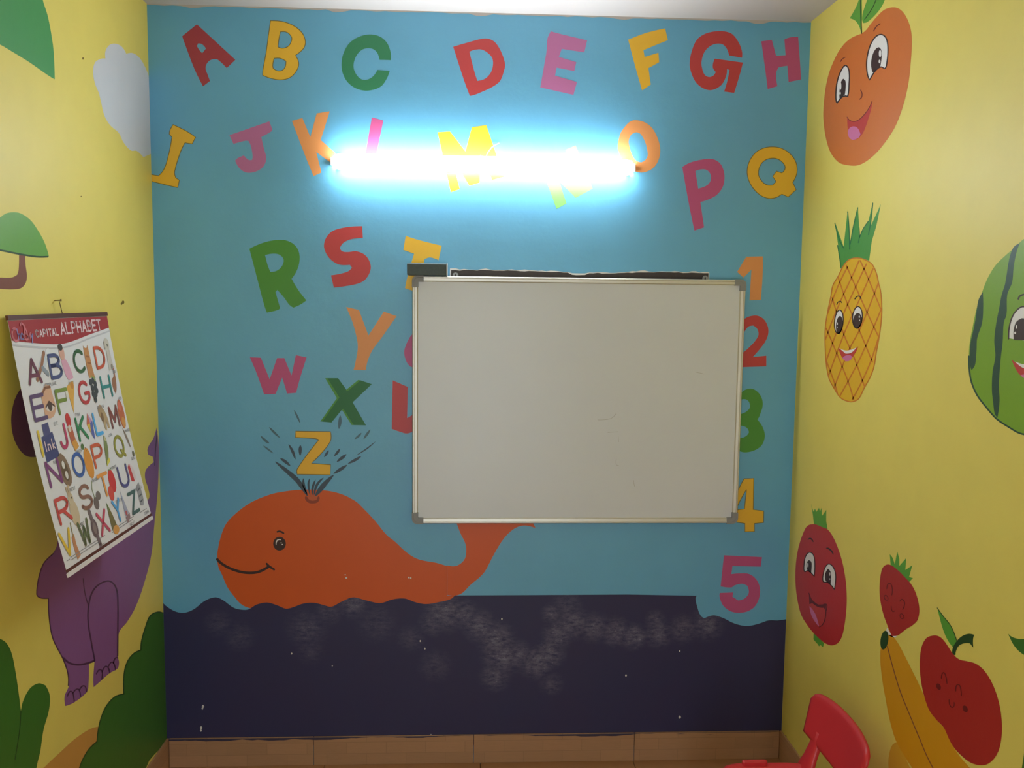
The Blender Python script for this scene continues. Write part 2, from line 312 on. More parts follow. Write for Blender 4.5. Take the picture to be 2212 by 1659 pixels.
letter('L', 'A', [(1465, 738), (1537, 758), (1478, 1040), (1612, 1065), (1608, 1110), (1405, 1075)], PINK, 'pink', extra=' behind the tube light')
letter('M', 'T', [(772, 75), (850, 70), (947, 195), (988, 43), (1078, 30), (1190, 355), (1115, 375), (1040, 215), (1037, 392), (972, 412), (860, 230), (912, 432), (855, 452)], YELLOW, 'yellow', extra=' behind the tube light')
letter('N', 'T', [(1575, 185), (1640, 157), (1748, 430), (1640, 488), (1538, 385), (1583, 523), (1520, 557), (1410, 265), (1490, 235), (1645, 362)], NGREEN, 'light green', extra=' behind the tube light')
letter('O', 'B', [(1035, 718), (1085, 730), (1130, 765), (1165, 830), (1178, 890), (1172, 945), (1145, 995), (1105, 1022), (1060, 1030), (1010, 1015), (965, 975), (935, 920), (925, 875), (940, 800), (965, 760), (1000, 725)], ORANGE, 'pale orange', [[(1035, 790), (1060, 800), (1085, 840), (1100, 890), (1103, 930), (1090, 955), (1065, 970), (1035, 960), (1010, 925), (993, 870), (990, 840), (1005, 805)]])
letter('P', 'B', [(1310, 997), (1360, 970), (1430, 953), (1490, 950), (1535, 975), (1557, 1020), (1562, 1070), (1550, 1120), (1515, 1165), (1470, 1190), (1418, 1207), (1440, 1358), (1382, 1377), (1350, 1220)], PINK, 'pink', [[(1388, 1022), (1420, 1012), (1455, 1015), (1478, 1040), (1480, 1075), (1460, 1105), (1405, 1127)]])
letter('Q', 'B', [(1845, 877), (1900, 885), (1950, 915), (1985, 960), (1996, 1010), (1990, 1050), (1970, 1090), (1990, 1133), (1943, 1177), (1905, 1160), (1870, 1180), (1825, 1185), (1775, 1165), (1730, 1120), (1703, 1065), (1698, 1010), (1715, 955), (1750, 910), (1795, 885)], YELLOW, 'golden yellow',
       [[(1850, 945), (1890, 955), (1920, 985), (1923, 1010), (1905, 1033), (1873, 1022), (1850, 1053), (1870, 1085), (1850, 1105), (1810, 1102), (1780, 1075), (1765, 1040), (1775, 990), (1805, 957)]])
letter('R', 'C', [(195, 290), (270, 255), (350, 232), (440, 227), (500, 248), (540, 290), (555, 345), (548, 410), (525, 465), (497, 505), (545, 585), (603, 660), (560, 690), (510, 712), (480, 690), (440, 635), (395, 585), (382, 600), (415, 715), (400, 728), (320, 747), (300, 690), (250, 500)], GREEN, 'green', [[(307, 335), (360, 325), (405, 330), (435, 355), (440, 385), (420, 425), (385, 450), (345, 455), (325, 405)]])
letter('S', 'C', [(1003, 128), (1008, 212), (960, 215), (910, 225), (865, 250), (843, 285), (860, 308), (900, 313), (960, 308), (1010, 325), (1045, 360), (1065, 415), (1055, 465), (1020, 515), (970, 540), (880, 558), (800, 568), (780, 480), (850, 468), (905, 450), (930, 425), (915, 405), (850, 405), (800, 385), (755, 340), (730, 280), (740, 220), (780, 170), (840, 145), (920, 132)], RED, 'red')
letter('T', 'C', [(1315, 197), (1400, 225), (1573, 268), (1550, 372), (1490, 352), (1450, 365), (1440, 420), (1415, 520), (1395, 600), (1355, 588), (1310, 572), (1325, 500), (1375, 325), (1298, 298)], YELLOW, 'yellow', extra=' behind the duster')
letter('Y', 'C', [(888, 707), (980, 728), (1048, 912), (1158, 740), (1250, 772), (1140, 930), (1080, 1010), (1045, 1085), (1028, 1160), (942, 1158), (970, 1020), (968, 950), (935, 820)], ORANGE, 'pale orange')
o = letter('U', 'C', [(1360, 905), (1325, 960), (1305, 1020), (1310, 1070), (1330, 1115), (1360, 1138), (1410, 1140), (1440, 1080), (1440, 960), (1400, 890)], PINK, 'pink'); o['label'] = 'pink painted letter almost hidden by the whiteboard'
letter('W', 'C', [(198, 1067), (277, 1070), (340, 1225), (393, 1073), (445, 1073), (497, 1198), (528, 1052), (605, 1068), (560, 1210), (530, 1322), (465, 1327), (430, 1212), (383, 1330), (300, 1333), (250, 1190)], PINK, 'pink')
x_ = letter('X', 'C', [(752, 1217), (830, 1217), (890, 1300), (988, 1232), (1072, 1260), (935, 1390), (1030, 1555), (938, 1553), (862, 1438), (783, 1535), (703, 1527), (835, 1355)], DGREEN, 'dark green', layer=4)
for e in ([(738, 1217), (754, 1217), (840, 1355), (720, 1525), (703, 1528), (822, 1360)], [(887, 1302), (975, 1230), (990, 1233), (894, 1314)], [(858, 1444), (928, 1553), (942, 1553), (868, 1436)]):
    paint('edge_band', 'back', 'C', [Vector(p) for p in e], GREEN, x_, 5, raw=True)
letter('V', 'C', [(1222, 1233), (1330, 1280), (1325, 1503), (1400, 1460), (1420, 1570), (1330, 1613), (1270, 1600), (1215, 1580)], RED, 'red', extra=' half hidden by the whiteboard')
letter('Z', 'Z', [(543, 424), (1067, 432), (1055, 590), (780, 905), (1068, 925), (1062, 1077), (568, 1068), (570, 985), (890, 550), (830, 535), (540, 518)], YELLOW, 'yellow', layer=6)
letter('1', 'K', [(1835, 182), (1922, 180), (1922, 260), (1912, 410), (1852, 412), (1862, 250), (1820, 292), (1787, 262)], ORANGE, 'pale orange', name='painted_number')
letter('2', 'E', [(300, 360), (315, 345), (335, 337), (360, 335), (385, 348), (402, 375), (405, 405), (395, 435), (370, 470), (343, 500), (397, 495), (397, 537), (290, 541), (290, 495), (340, 450), (365, 415), (362, 390), (345, 375), (325, 380), (310, 400)], RED, 'red', name='painted_number')
letter('3', 'E', [(300, 640), (325, 627), (350, 630), (375, 655), (383, 690), (372, 730), (362, 750), (383, 780), (391, 815), (380, 850), (350, 872), (310, 880), (280, 870), (275, 815), (300, 822), (320, 812), (328, 800), (322, 785), (305, 775), (280, 775), (280, 730), (310, 722), (330, 705), (332, 690), (322, 672), (305, 668), (285, 675)], GREEN, 'green', name='painted_number')
letter('4', 'E', [(308, 985), (347, 983), (345, 1108), (387, 1113), (386, 1160), (350, 1163), (350, 1195), (312, 1196), (312, 1163), (255, 1155), (255, 1110), (283, 1035)], YELLOW, 'yellow', [[(275, 1110), (310, 1105), (318, 1028), (298, 1062)]], name='painted_number')
letter('5', 'E', [(228, 1290), (380, 1297), (375, 1335), (262, 1333), (258, 1365), (290, 1362), (330, 1365), (360, 1390), (372, 1425), (367, 1465), (345, 1500), (305, 1518), (260, 1515), (225, 1490), (211, 1455), (212, 1440), (265, 1438), (262, 1455), (285, 1470), (310, 1462), (327, 1440), (322, 1412), (300, 1403), (270, 1410), (258, 1418), (215, 1414)], PINK, 'pink', name='painted_number')

# ------------------------------------------------------------------ whale, spout and sea
whale = paint('painted_whale', 'back', 'D', [(85, 1000), (88, 960), (105, 880), (135, 800), (185, 740), (290, 660), (420, 605), (520, 585), (620, 575), (740, 578), (850, 598), (950, 645), (1010, 700), (1080, 775), (1150, 860), (1200, 900), (1270, 965), (1330, 1005), (1390, 1023), (1460, 1035), (1535, 1058), (1560, 1150), (1600, 1225),
        (1590, 1252), (1520, 1280), (1440, 1295), (1390, 1297), (1200, 1345), (500, 1345), (290, 1320), (235, 1295), (190, 1245), (150, 1190), (115, 1110), (92, 1060)], WHALE, wall_back, 1, label='orange painted whale smiling above the navy sea')
sea = paint('painted_sea', 'back', 'S', [(70, 88), (110, 118), (145, 127), (180, 115), (215, 88), (250, 76), (275, 85), (310, 110), (340, 117), (360, 115), (385, 100), (420, 93), (455, 103), (480, 113), (500, 110), (540, 96), (575, 94), (610, 103), (630, 107), (660, 92), (700, 76), (740, 85), (790, 95), (830, 83), (870, 80), (905, 92), (940, 98), (980, 92), (1020, 82), (1045, 65),
        (1826, 71), (1822, 80), (1828, 110), (1838, 135), (1850, 145), (1880, 135), (1910, 143), (1950, 162), (1990, 170), (2030, 162), (2060, 152), (2095, 152), (2140, 148), (2140, 520), (2140, 560), (60, 560)], sea_material(), wall_back, 2, label='navy blue painted sea with wavy top and chalky scuffs')
ey = paint('whale_eye', 'back', 'Y', ell(1590, 380, 152, 165), INK, whale, 2, raw=True)
strokes('eye_glint', 'back', 'Y', [(1510, 410), (1515, 340), (1560, 285), (1635, 292)], 30, WHITE, whale, 4, .6)
for x, y, r in ((1630, 360, 14), (1658, 400, 16)): paint('eye_glint', 'back', 'Y', ell(x, y, r, r, n=10), WHITE, whale, 4, raw=True)
strokes('eyebrow', 'back', 'Y', [(1540, 95), (1590, 85), (1650, 105), (1685, 128)], 42, INK, whale, 3)
strokes('mouth_line', 'back', 'Y', [(105, 755), (200, 850), (400, 965), (650, 1050), (880, 1078), (1100, 1050), (1330, 930)], 62, INK, whale, 3)
strokes('mouth_line', 'back', 'Y', [(1285, 860), (1340, 915), (1460, 995)], 50, INK, whale, 4)
for p, w, m in (([(520, 110), (570, 210), (612, 305)], 24, SPRAY2), ([(1210, 190), (1205, 290), (1190, 390)], 42, SPRAY2), ([(150, 365), (220, 440), (310, 525)], 28, SPRAY2), ([(20, 495), (100, 570), (150, 605)], 32, SPRAY2), ([(60, 640), (140, 700), (210, 755)], 22, SPRAY2),
        ([(440, 620), (500, 730), (540, 845)], 34, SPRAY), ([(615, 635), (612, 700), (612, 790)], 40, SPRAY), ([(315, 830), (390, 880), (465, 945)], 38, SPRAY), ([(1035, 710), (1010, 755), (970, 810)], 28, SPRAY), ([(1205, 685), (1170, 740), (1120, 795)], 32, SPRAY), ([(1300, 770), (1240, 820), (1160, 880)], 38, SPRAY),
        ([(1660, 400), (1610, 470), (1560, 540)], 30, SPRAY2), ([(1525, 450), (1480, 500), (1425, 540)], 28, SPRAY2), ([(1735, 580), (1600, 690), (1450, 785)], 16, SPRAY), ([(1520, 800), (1440, 850), (1325, 910)], 34, SPRAY), ([(1310, 930), (1220, 990), (1110, 1060)], 40, SPRAY),
        ([(240, 880), (400, 1010), (560, 1150), (640, 1260), (720, 1390)], 58, SPRAY), ([(1110, 1080), (980, 1210), (900, 1310), (840, 1390)], 62, SPRAY), ([(660, 1130), (665, 1230), (720, 1370)], 32, SPRAY), ([(755, 1130), (735, 1220), (760, 1380)], 26, SPRAY), ([(840, 1150), (800, 1260), (790, 1380)], 30, SPRAY), ([(960, 1120), (860, 1230), (820, 1380)], 32, SPRAY)):
    strokes('spout_stroke', 'back', 'Z', p, w * 1.2, m, whale, 3, .85)
paint('blowhole', 'back', 'Z', [(715, 1375), (860, 1375), (865, 1440), (800, 1462), (740, 1445)], BLOW2, whale, 2)
paint('blowhole_rim', 'back', 'Z', [(685, 1400), (690, 1450), (740, 1495), (820, 1502), (880, 1480), (905, 1420), (890, 1390), (870, 1410), (860, 1445), (800, 1462), (745, 1445), (715, 1405)], BLOW, whale, 4)
for x, y, r in ((890, 1110, 4), (897, 1130, 6), (1290, 1128, 5), (1302, 1131, 5)): paint('paint_chip', 'back', 'D', ell(x, y, r, r * 1.1, n=9), PLASTER, whale, 5, raw=True)
for x, y, r in ((210, 433, 4), (208, 440, 3), (204, 503, 4), (203, 512, 3), (921, 219, 2.5), (936, 244, 2.5), (1770, 468, 4), (500, 260, 2.5), (1770, 252, 2.5), (633, 300, 2), (956, 526, 2), (1188, 147, 2.5), (1594, 332, 3)):
    paint('paint_chip', 'back', 'S', ell(x, y, r, r * 1.3, n=8), PLASTER, sea, 4, raw=True)

# ------------------------------------------------------------------ old board painted over, under the whiteboard
pz1, pz0 = hit(1250, 585, 1, -.003).z, hit(1235, 1285, 1, -.003).z
px0, px1 = hit(972, 588, 1, -.003).x, hit(1531, 592, 1, -.003).x; px0b, px1b = hit(966, 1200, 1, -.003).x, hit(1505, 1280, 1, -.003).x
oldb = empty('painted_over_board', ((px0 + px1) / 2, 0, pz0), 'old flat board painted blue, dark strip showing above the whiteboard', 'board')
box_obj('panel', (min(px0, px0b), -.003, pz0), (max(px1b, px1) - .003, -.0012, pz1 - .02), M_BLUE, oldb)
bm = bmesh.new(); up = []
for k in range(61):
    t = k / 60; up.append((px0 + .004 + (px1 - px0 - .005) * t, pz1 - .0035 - .003 * random.random() - (.007 if .46 < t < .52 else 0) + .003 * math.sin(t * 9)))
loop = [Vector((px0 + .004, pz1 - .045, 0)), Vector((px1 - .001, pz1 - .045, 0))] + [Vector((x, z, 0)) for x, z in reversed(up)]
fill(bm, [[loop]], lambda p: Vector((p[0], -.0032, p[1])))
so = flat_obj('bare_strip', bm, M_DARKBOARD, oldb, 'back', 'dark unpainted strip')
bm = bmesh.new(); up2 = [(x + (.003 if k == 60 else -.004 if k == 0 else 0), z + .0015 + .0055 * random.random() * (1 if k % 7 < 4 else .25)) for k, (x, z) in enumerate(up)]
fill(bm, [[[Vector((px0 - .001, pz1 - .045, 0)), Vector((px1 + .003, pz1 - .045, 0))] + [Vector((x, z, 0)) for x, z in reversed(up2)]]], lambda p: Vector((p[0], -.0031, p[1])))
flat_obj('flaked_edge', bm, PLASTER, oldb, 'back', 'white flaked plaster edge')
# whale's tail runs on over the old board
bm = bmesh.new()
tail = [(1531, 1050), (1580, 1055), (1620, 1035), (1645, 1000), (1650, 940), (1640, 900), (1615, 850), (1590, 785), (1570, 730), (1700, 720), (1950, 735), (2000, 755), (2060, 775), (2085, 815), (2050, 805), (2010, 800), (1960, 815), (1910, 855), (1870, 905), (1820, 990), (1770, 1085), (1740, 1120), (1680, 1170), (1612, 1232), (1531, 1236)]
fill(bm, [[smooth(tail)]], lambda p: on_wall('back', 'D', p, .0032))
flat_obj('tail', bm, WHALE, whale, 'back')

# ------------------------------------------------------------------ whiteboard
BF = -.036   # front face of the frame
c4 = [hit(*p, 1, BF) for p in ((893, 594), (1614, 606), (1591, 1132), (888, 1130))]
bc = (c4[0] + c4[1] + c4[2] + c4[3]) / 4; BW = ((c4[1] - c4[0]).length + (c4[2] - c4[3]).length) / 2; BH = ((c4[3] - c4[0]).length + (c4[2] - c4[1]).length) / 2
M_WB = mat('whiteboard enamel', (216, 221, 228), 0.3, 0.03, 5, spec=0.4)
M_ALU = mat('satin aluminium', (206, 202, 188), 0.38, 0.03, 30, metal=0.55)
M_CAP = mat('grey plastic', (140, 142, 144), 0.45, 0.04, 40)
board = empty('whiteboard', (bc.x, 0, bc.z - BH / 2), 'large blank whiteboard with aluminium frame hung below the tube light', 'whiteboard')
BY0, BT = -.016, -BF - .016      # back of the frame, its depth
def Bp(u, v, d): return Vector((bc.x + u, BY0 - d, bc.z + v))
hw, hh, rl = BW / 2, BH / 2, .0205
bm = bmesh.new(); box(bm, Bp(-hw + .012, -hh + .012, .012), Bp(hw - .012, hh - .012, .002)); bm_obj('writing_surface', bm, M_WB, board, label='blank off-white writing surface')
prof = [(0, 0), (0, .016), (.003, BT), (.0065, BT), (.008, .0175), (.017, .0165), (.0195, .0125), (.0205, .0120), (.0205, 0)]
def rail(a, b, inward):
    bm = bmesh.new(); d = (b - a).normalized(); R1 = [bm.verts.new(Bp(*(a + inward * u), dd)) for u, dd in prof]; R2 = [bm.verts.new(Bp(*(b + inward * u), dd)) for u, dd in prof]
    n = len(prof)
    for k in range(n): bm.faces.new((R1[k], R1[(k + 1) % n], R2[(k + 1) % n], R2[k]))
    bm.faces.new(R1); bm.faces.new(R2[::-1]); bm_obj('frame_rail', bm, M_ALU, board)
CA = .041
V2 = lambda x, y: Vector((x, y))
rail(V2(-hw + CA - .004, hh), V2(hw - CA + .004, hh), V2(0, -1)); rail(V2(-hw + CA - .004, -hh), V2(hw - CA + .004, -hh), V2(0, 1))
rail(V2(-hw, -hh + CA - .004), V2(-hw, hh - CA + .004), V2(1, 0)); rail(V2(hw, -hh + CA - .004), V2(hw, hh - CA + .004), V2(-1, 0))
def prism(bm, loops, mapf, d0, d1):
    """extrude a 2-D outline with holes between depths d0 and d1"""
    for l in loops:
        A = [bm.verts.new(mapf(p[0], p[1], d0)) for p in l]; B = [bm.verts.new(mapf(p[0], p[1], d1)) for p in l]; n = len(l)
        for k in range(n): bm.faces.new((A[k], A[(k + 1) % n], B[(k + 1) % n], B[k]))
    for d in (d0, d1): fill(bm, [loops], lambda p: mapf(p[0], p[1], d))
    bmesh.ops.remove_doubles(bm, verts=bm.verts, dist=1e-6)
for sx in (-1, 1):
    for sz in (-1, 1):
        o_ = .0012; r = .020; L = [(CA, -o_), (CA, rl + o_), (rl + o_, rl + o_), (rl + o_, CA), (-o_, CA)]
        L += [(-o_ + r - r * math.cos(a), -o_ + r - r * math.sin(a)) for a in [k * math.pi / 16 for k in range(9)]]
        bm = bmesh.new(); prism(bm, [[Vector((sx * (hw - x), sz * (hh - y))) for x, y in L]], Bp, 0, BT + .0012)
        cap_ = bm_obj('corner_cap', bm, M_CAP, board)
        bm = bmesh.new()      # the raised rib around each cap
        rib = [(CA - .001, .0055), (.024, .0055)] + [(.024 - .0185 * math.sin(a), .024 - .0185 * math.cos(a)) for a in [k * math.pi / 12 for k in range(1, 6)]] + [(.0055, .024), (.0055, CA - .001)]
        tube(bm, [Bp(sx * (hw - x), sz * (hh - y), BT + .001) for x, y in rib], .0012, 6); bm_obj('cap_rib', bm, M_CAP, cap_)
for hx in (984, 1523):
    c = hit(hx, 600, 1, -.012); w = .0105
    out = [Vector((c.x - w, bc.z + hh - .02)), Vector((c.x + w, bc.z + hh - .02))] + [Vector((c.x + w * math.cos(k * math.pi / 10), bc.z + hh + .004 + w * math.sin(k * math.pi / 10))) for k in range(11)]
    key = [Vector((c.x + x, bc.z + hh + z)) for x, z in ((-.0045, -.004), (.0045, -.004), (.0045, .000), (.002, .0035), (.0016, .009), (-.0016, .009), (-.002, .0035), (-.0045, .000))]
    bm = bmesh.new(); prism(bm, [out, key], lambda x, z, d: Vector((x, d, z)), -.0155, -.0135); bm_obj('hanger', bm, M_CAP, board, label='small grey keyhole hanger plate')
# faint pen and scuff marks on the surface
M_PEN = mat('pen trace', (168, 166, 164), 0.5)
for p in ([(1052, 1042), (1120, 1035), (1150, 1008)], [(1105, 1108), (1160, 1105)], [(1160, 1128), (1162, 1158)], [(1150, 1248), (1150, 1278), (1162, 1282)], [(1240, 1360), (1246, 1392)], [(1570, 790), (1612, 800)]):
    bm = bmesh.new(); fill(bm, [[q] for q in ribbon(p, 1.6)], lambda q: hit(860 + q[0] * .40984, 480 + q[1] * .40984, 1, BY0 - .0122)); flat_obj('pen_trace', bm, M_PEN, board, 'back')

# ------------------------------------------------------------------ duster on top of the board
zt = bc.z + hh + .0012
dx0, dx1 = hit(879, 580, 1, -.052).x, hit(966.5, 585, 1, -.052).x; dz1 = hit(900, 569, 1, -.052).z + .001
dust = empty('whiteboard_duster', ((dx0 + dx1) / 2, -.03, zt), 'black felt duster lying on top of the whiteboard frame', 'duster')
M_FELT = mat('black felt', (88, 100, 104), 0.95, 0.15, 120, 0.2, 400); M_DPL = mat('pale plastic', (206, 210, 212), 0.5)
dtop = max(dz1, zt + .032)
box_obj('felt_pad', (dx0, -.052, zt), (dx1 - .0035, -.010, dtop), M_FELT, dust, bevel=.004)
box_obj('grip', (dx0 + .004, -.010, zt + .002), (dx1 - .0045, -.0042, dtop - .002), mat('black plastic', (40, 42, 44), 0.4), dust, bevel=.002)
box_obj('end_plate', (dx1 - .0035, -.053, zt), (dx1, -.008, dtop + .001), M_DPL, dust, bevel=.0006, label='thin pale end plate')

# ------------------------------------------------------------------ tube light
t0, t1 = hit(716, 346, 1, -.045), hit(1371, 360, 1, -.045)
lamp = empty('tube_light', ((t0.x + t1.x) / 2, 0, (t0.z + t1.z) / 2), 'lit white LED tube light fixed high on the blue wall', 'lamp')
M_HOUSE = mat('white lamp housing', (236, 236, 236), 0.5); M_GLOW = mat('lit diffuser', (250, 250, 250), 0.5, emit=(0.92, 0.97, 1.0), estr=TUBE_STRENGTH)
def tl(x, u, d):   # along, up, out from wall
    t = (x - t0.x) / (t1.x - t0.x); return Vector((x, -d, t0.z + (t1.z - t0.z) * t + u))
def sweep(prof, x0, x1, n=1):
    bm = bmesh.new(); rs = []
    for k in range(n + 1):
        x = x0 + (x1 - x0) * k / n; rs.append([bm.verts.new(tl(x, u, d)) for u, d in prof])
    m_ = len(prof)
    for A, B in zip(rs, rs[1:]):
        for k in range(m_): bm.faces.new((A[k], A[(k + 1) % m_], B[(k + 1) % m_], B[k]))
    bm.faces.new(rs[0]); bm.faces.new(rs[-1][::-1]); return bm
bm_obj('housing', sweep([(-.024, .002), (-.026, .018), (.026, .018), (.024, .002)], t0.x + .008, t1.x - .008), M_HOUSE, lamp)
def half(w, d0, d1, n=14): return [(w * math.cos(k * math.pi / n), d0 + (d1 - d0) * math.sin(k * math.pi / n)) for k in range(n + 1)]
def taper_sweep(w, d0, d1, x0, x1, ends):
    """half-round cover with rounded ends; ends = ((inset, scale), ...)"""
    bm = bmesh.new(); st = [(x0 + i, k) for i, k in ends] + [(x1 - i, k) for i, k in reversed(ends)]
    rs_ = [[bm.verts.new(tl(x, u * k, d0 + (d - d0) * k)) for u, d in half(w, d0, d1)] for x, k in st]; m_ = len(rs_[0])
    for A, B in zip(rs_, rs_[1:]):
        for k in range(m_): bm.faces.new((A[k], A[(k + 1) % m_], B[(k + 1) % m_], B[k]))
    bm.faces.new(rs_[0]); bm.faces.new(rs_[-1][::-1]); return bm
bm_obj('diffuser', taper_sweep(.0290, .018, .043, t0.x, t1.x, ((0, .45), (.004, .66), (.012, .86), (.024, .97), (.04, 1))), M_GLOW, lamp)  # width and rounded ends shaped to include the lamp's glare
bm_obj('end_cap', sweep([(-.013, .002), (-.013, .024), (.013, .024), (.013, .002)], t0.x - .006, t0.x + .001), M_HOUSE, lamp); bm_obj('end_cap', sweep([(-.013, .002), (-.013, .024), (.013, .024), (.013, .002)], t1.x - .001, t1.x + .006), M_HOUSE, lamp)
bm = bmesh.new(); tube(bm, [hit(1048, 345, 1, -.012), hit(1053, 330, 1, -.012), hit(1062, 318, 1, -.01), hit(1070, 313, 1, -.008), hit(1078, 309, 1, -.003)], .0016, 6); bm_obj('wire_end', bm, M_HOUSE, lamp)

# ------------------------------------------------------------------ right wall: fruit with faces
def rp(name, crop, pts, m, parent, layer=2, **kw): return paint(name, 'right', crop, pts, m, parent, layer, **kw)
def rs(name, crop, pts, w, m, parent, layer=4, **kw): return strokes(name, 'right', crop, pts, w, m, parent, layer, **kw)
def eye(crop, white, pupil, glints, par, w=9):
    rp('eye_white', crop, white, WHITE, par, 2); rs('eye_outline', crop, white, w, INK, par, 3, closed=True)
    rp('pupil', crop, pupil, INK, par, 3)
    for g in glints: rp('eye_glint', crop, ell(*g, n=14), WHITE, par, 5, raw=True)
of = rp('painted_orange', 'R1', [(525, 318), (570, 285), (620, 220), (680, 150), (740, 95), (800, 72), (865, 75), (920, 115), (965, 190), (995, 290), (1003, 400), (995, 560), (975, 760), (940, 930), (890, 1090), (835, 1215), (760, 1330), (680, 1430), (590, 1510), (500, 1558), (410, 1560), (320, 1535), (250, 1460), (210, 1370), (180, 1230), (168, 1090), (175, 950), (195, 800), (225, 680), (265, 580), (310, 490), (370, 410), (430, 360), (480, 335)], FRUITO, wall_right, 1, label='orange painted fruit with open smile near the ceiling')
rp('leaf', 'R1', [(522, -60), (480, 60), (418, 172), (470, 195), (505, 245), (527, 315), (533, 150), (530, -60)], LGREEN, of)
rp('leaf', 'R1', [(640, -130), (590, -20), (545, 110), (535, 180), (545, 217), (580, 210), (640, 160), (700, 90), (748, 0), (760, -120)], LGREEN, of)
rs('leaf_vein', 'R1', [(690, -80), (640, 60), (560, 180)], 7, BUSHL, of); rs('stem', 'R1', [(522, -60), (522, 100), (530, 315)], 9, BUSHL, of)
eye('R1', [(715, 325), (755, 350), (775, 410), (778, 500), (770, 580), (752, 645), (720, 632), (690, 640), (650, 680), (605, 755), (585, 700), (577, 600), (590, 500), (620, 410), (665, 345)], [(695, 445), (715, 470), (720, 530), (712, 600), (705, 630), (680, 640), (650, 680), (632, 680), (620, 620), (625, 550), (645, 490), (670, 455)], [(705, 505, 12, 34), (700, 580, 9, 17)], of, 12)
eye('R1', [(375, 618), (405, 645), (415, 710), (412, 790), (400, 905), (375, 905), (340, 920), (297, 975), (288, 930), (290, 840), (305, 750), (335, 670)], [(358, 742), (378, 765), (380, 830), (372, 895), (340, 915), (322, 930), (320, 870), (330, 800), (342, 760)], [(332, 810, 8, 38), (328, 880, 7, 14)], of, 12)
rs('eyebrow', 'R1', [(705, 225), (670, 250), (645, 292)], 9, LINE, of); rs('eyebrow', 'R1', [(375, 540), (350, 555), (332, 580)], 8, LINE, of)
rs('nose_line', 'R1', [(522, 850), (535, 885), (530, 918), (512, 935)], 9, LINE, of)
rp('mouth', 'R1', [(393, 1103), (420, 1135), (465, 1145), (510, 1125), (560, 1075), (605, 1010), (630, 952), (625, 1010), (600, 1100), (570, 1190), (540, 1260), (500, 1305), (450, 1320), (415, 1290), (400, 1220)], MOUTHR, of)
rp('tongue', 'R1', [(400, 1250), (415, 1210), (450, 1192), (490, 1205), (520, 1265), (500, 1300), (450, 1320), (415, 1300)], TONGUE, of, 3)
rs('mouth_line', 'R1', [(393, 1103), (420, 1135), (465, 1145), (510, 1125), (560, 1075), (605, 1010), (630, 952)], 6, LINE, of)

pa = rp('painted_pineapple', 'R2', [(330, 485), (400, 475), (460, 495), (500, 525), (530, 590), (545, 660), (560, 720), (570, 830), (565, 950), (550, 1060), (530, 1170), (510, 1290), (480, 1370), (440, 1440), (400, 1520), (360, 1545), (320, 1545), (260, 1515), (210, 1440), (175, 1370), (155, 1260), (147, 1120), (148, 1000), (165, 880), (190, 760), (205, 680), (245, 610), (280, 540)], PINEA, wall_right, 1, label='yellow painted pineapple with criss-cross lines and a smile')
rp('crown', 'R2', [Vector(p) for p in [(220, 207), (285, 390), (315, 118), (333, 350), (391, 90), (405, 310), (470, 200), (503, 55), (490, 230), (563, 72), (530, 230), (495, 350), (475, 495), (440, 482), (400, 475), (330, 485), (270, 560), (255, 450), (235, 320)]], GREEN, pa, 0, raw=True)
for p in ([(220, 215), (250, 330), (285, 400)], [(315, 130), (325, 250), (330, 410)], [(391, 100), (360, 230), (335, 370)], [(400, 250), (403, 310), (395, 360)], [(503, 65), (490, 190), (470, 300)], [(470, 200), (430, 260), (405, 320)], [(240, 380), (255, 470), (265, 550)]): rs('leaf_line', 'R2', p, 7, DGREEN, pa, 2)
for p in ([(315, 540), (245, 680), (165, 890)], [(400, 495), (340, 630), (285, 745), (210, 920), (150, 1080)], [(455, 520), (375, 690), (285, 890), (210, 1090), (160, 1230)], [(505, 555), (415, 760), (345, 910), (285, 1050), (175, 1345)], [(545, 660), (460, 880), (400, 1020), (330, 1150), (215, 1440)], [(568, 850), (515, 980), (450, 1130), (380, 1280), (260, 1500)], [(548, 1060), (490, 1240), (420, 1400), (350, 1530)],
          [(410, 495), (470, 630), (560, 850)], [(305, 530), (375, 690), (460, 880), (545, 1060)], [(245, 620), (315, 820), (400, 1010), (500, 1250)], [(200, 770), (285, 1040), (360, 1210), (440, 1430)], [(155, 1000), (240, 1200), (320, 1400), (360, 1530)], [(155, 1240), (215, 1400), (240, 1490)]): rs('hatch_line', 'R2', p, 10, HATCH, pa, 2)
rs('body_outline', 'R2', [(330, 485), (400, 475), (460, 495), (500, 525), (530, 590), (545, 660), (560, 720), (570, 830), (565, 950), (550, 1060), (530, 1170), (510, 1290), (480, 1370), (440, 1440), (400, 1520), (360, 1545), (320, 1545), (260, 1515), (210, 1440), (175, 1370), (155, 1260), (147, 1120), (148, 1000), (165, 880), (190, 760), (205, 680), (245, 610), (280, 540)], 8, HATCH, pa, 3, closed=True)
for e, p, g in ((ell(250, 950, 32, 87, 5), ell(254, 975, 25, 68, 5), [(240, 965, 3, 11), (238, 992, 3, 7)]), (ell(389, 918, 36, 81, 4), ell(390, 942, 33, 57, 4), [(403, 913, 5, 9), (406, 940, 3, 6)])):
    rp('eye_white', 'R2', e, WHITE, pa, 4, raw=True); rs('eye_outline', 'R2', e, 8, INK, pa, 5, closed=True); rp('pupil', 'R2', p, INK, pa, 5, raw=True)
    for q in g: rp('eye_glint', 'R2', ell(*q, n=10), WHITE, pa, 6, raw=True)
rs('eyebrow', 'R2', [(235, 822), (245, 803), (262, 798), (272, 808)], 7, INK, pa); rs('eyebrow', 'R2', [(370, 780), (385, 762), (405, 760), (415, 778)], 8, INK, pa)
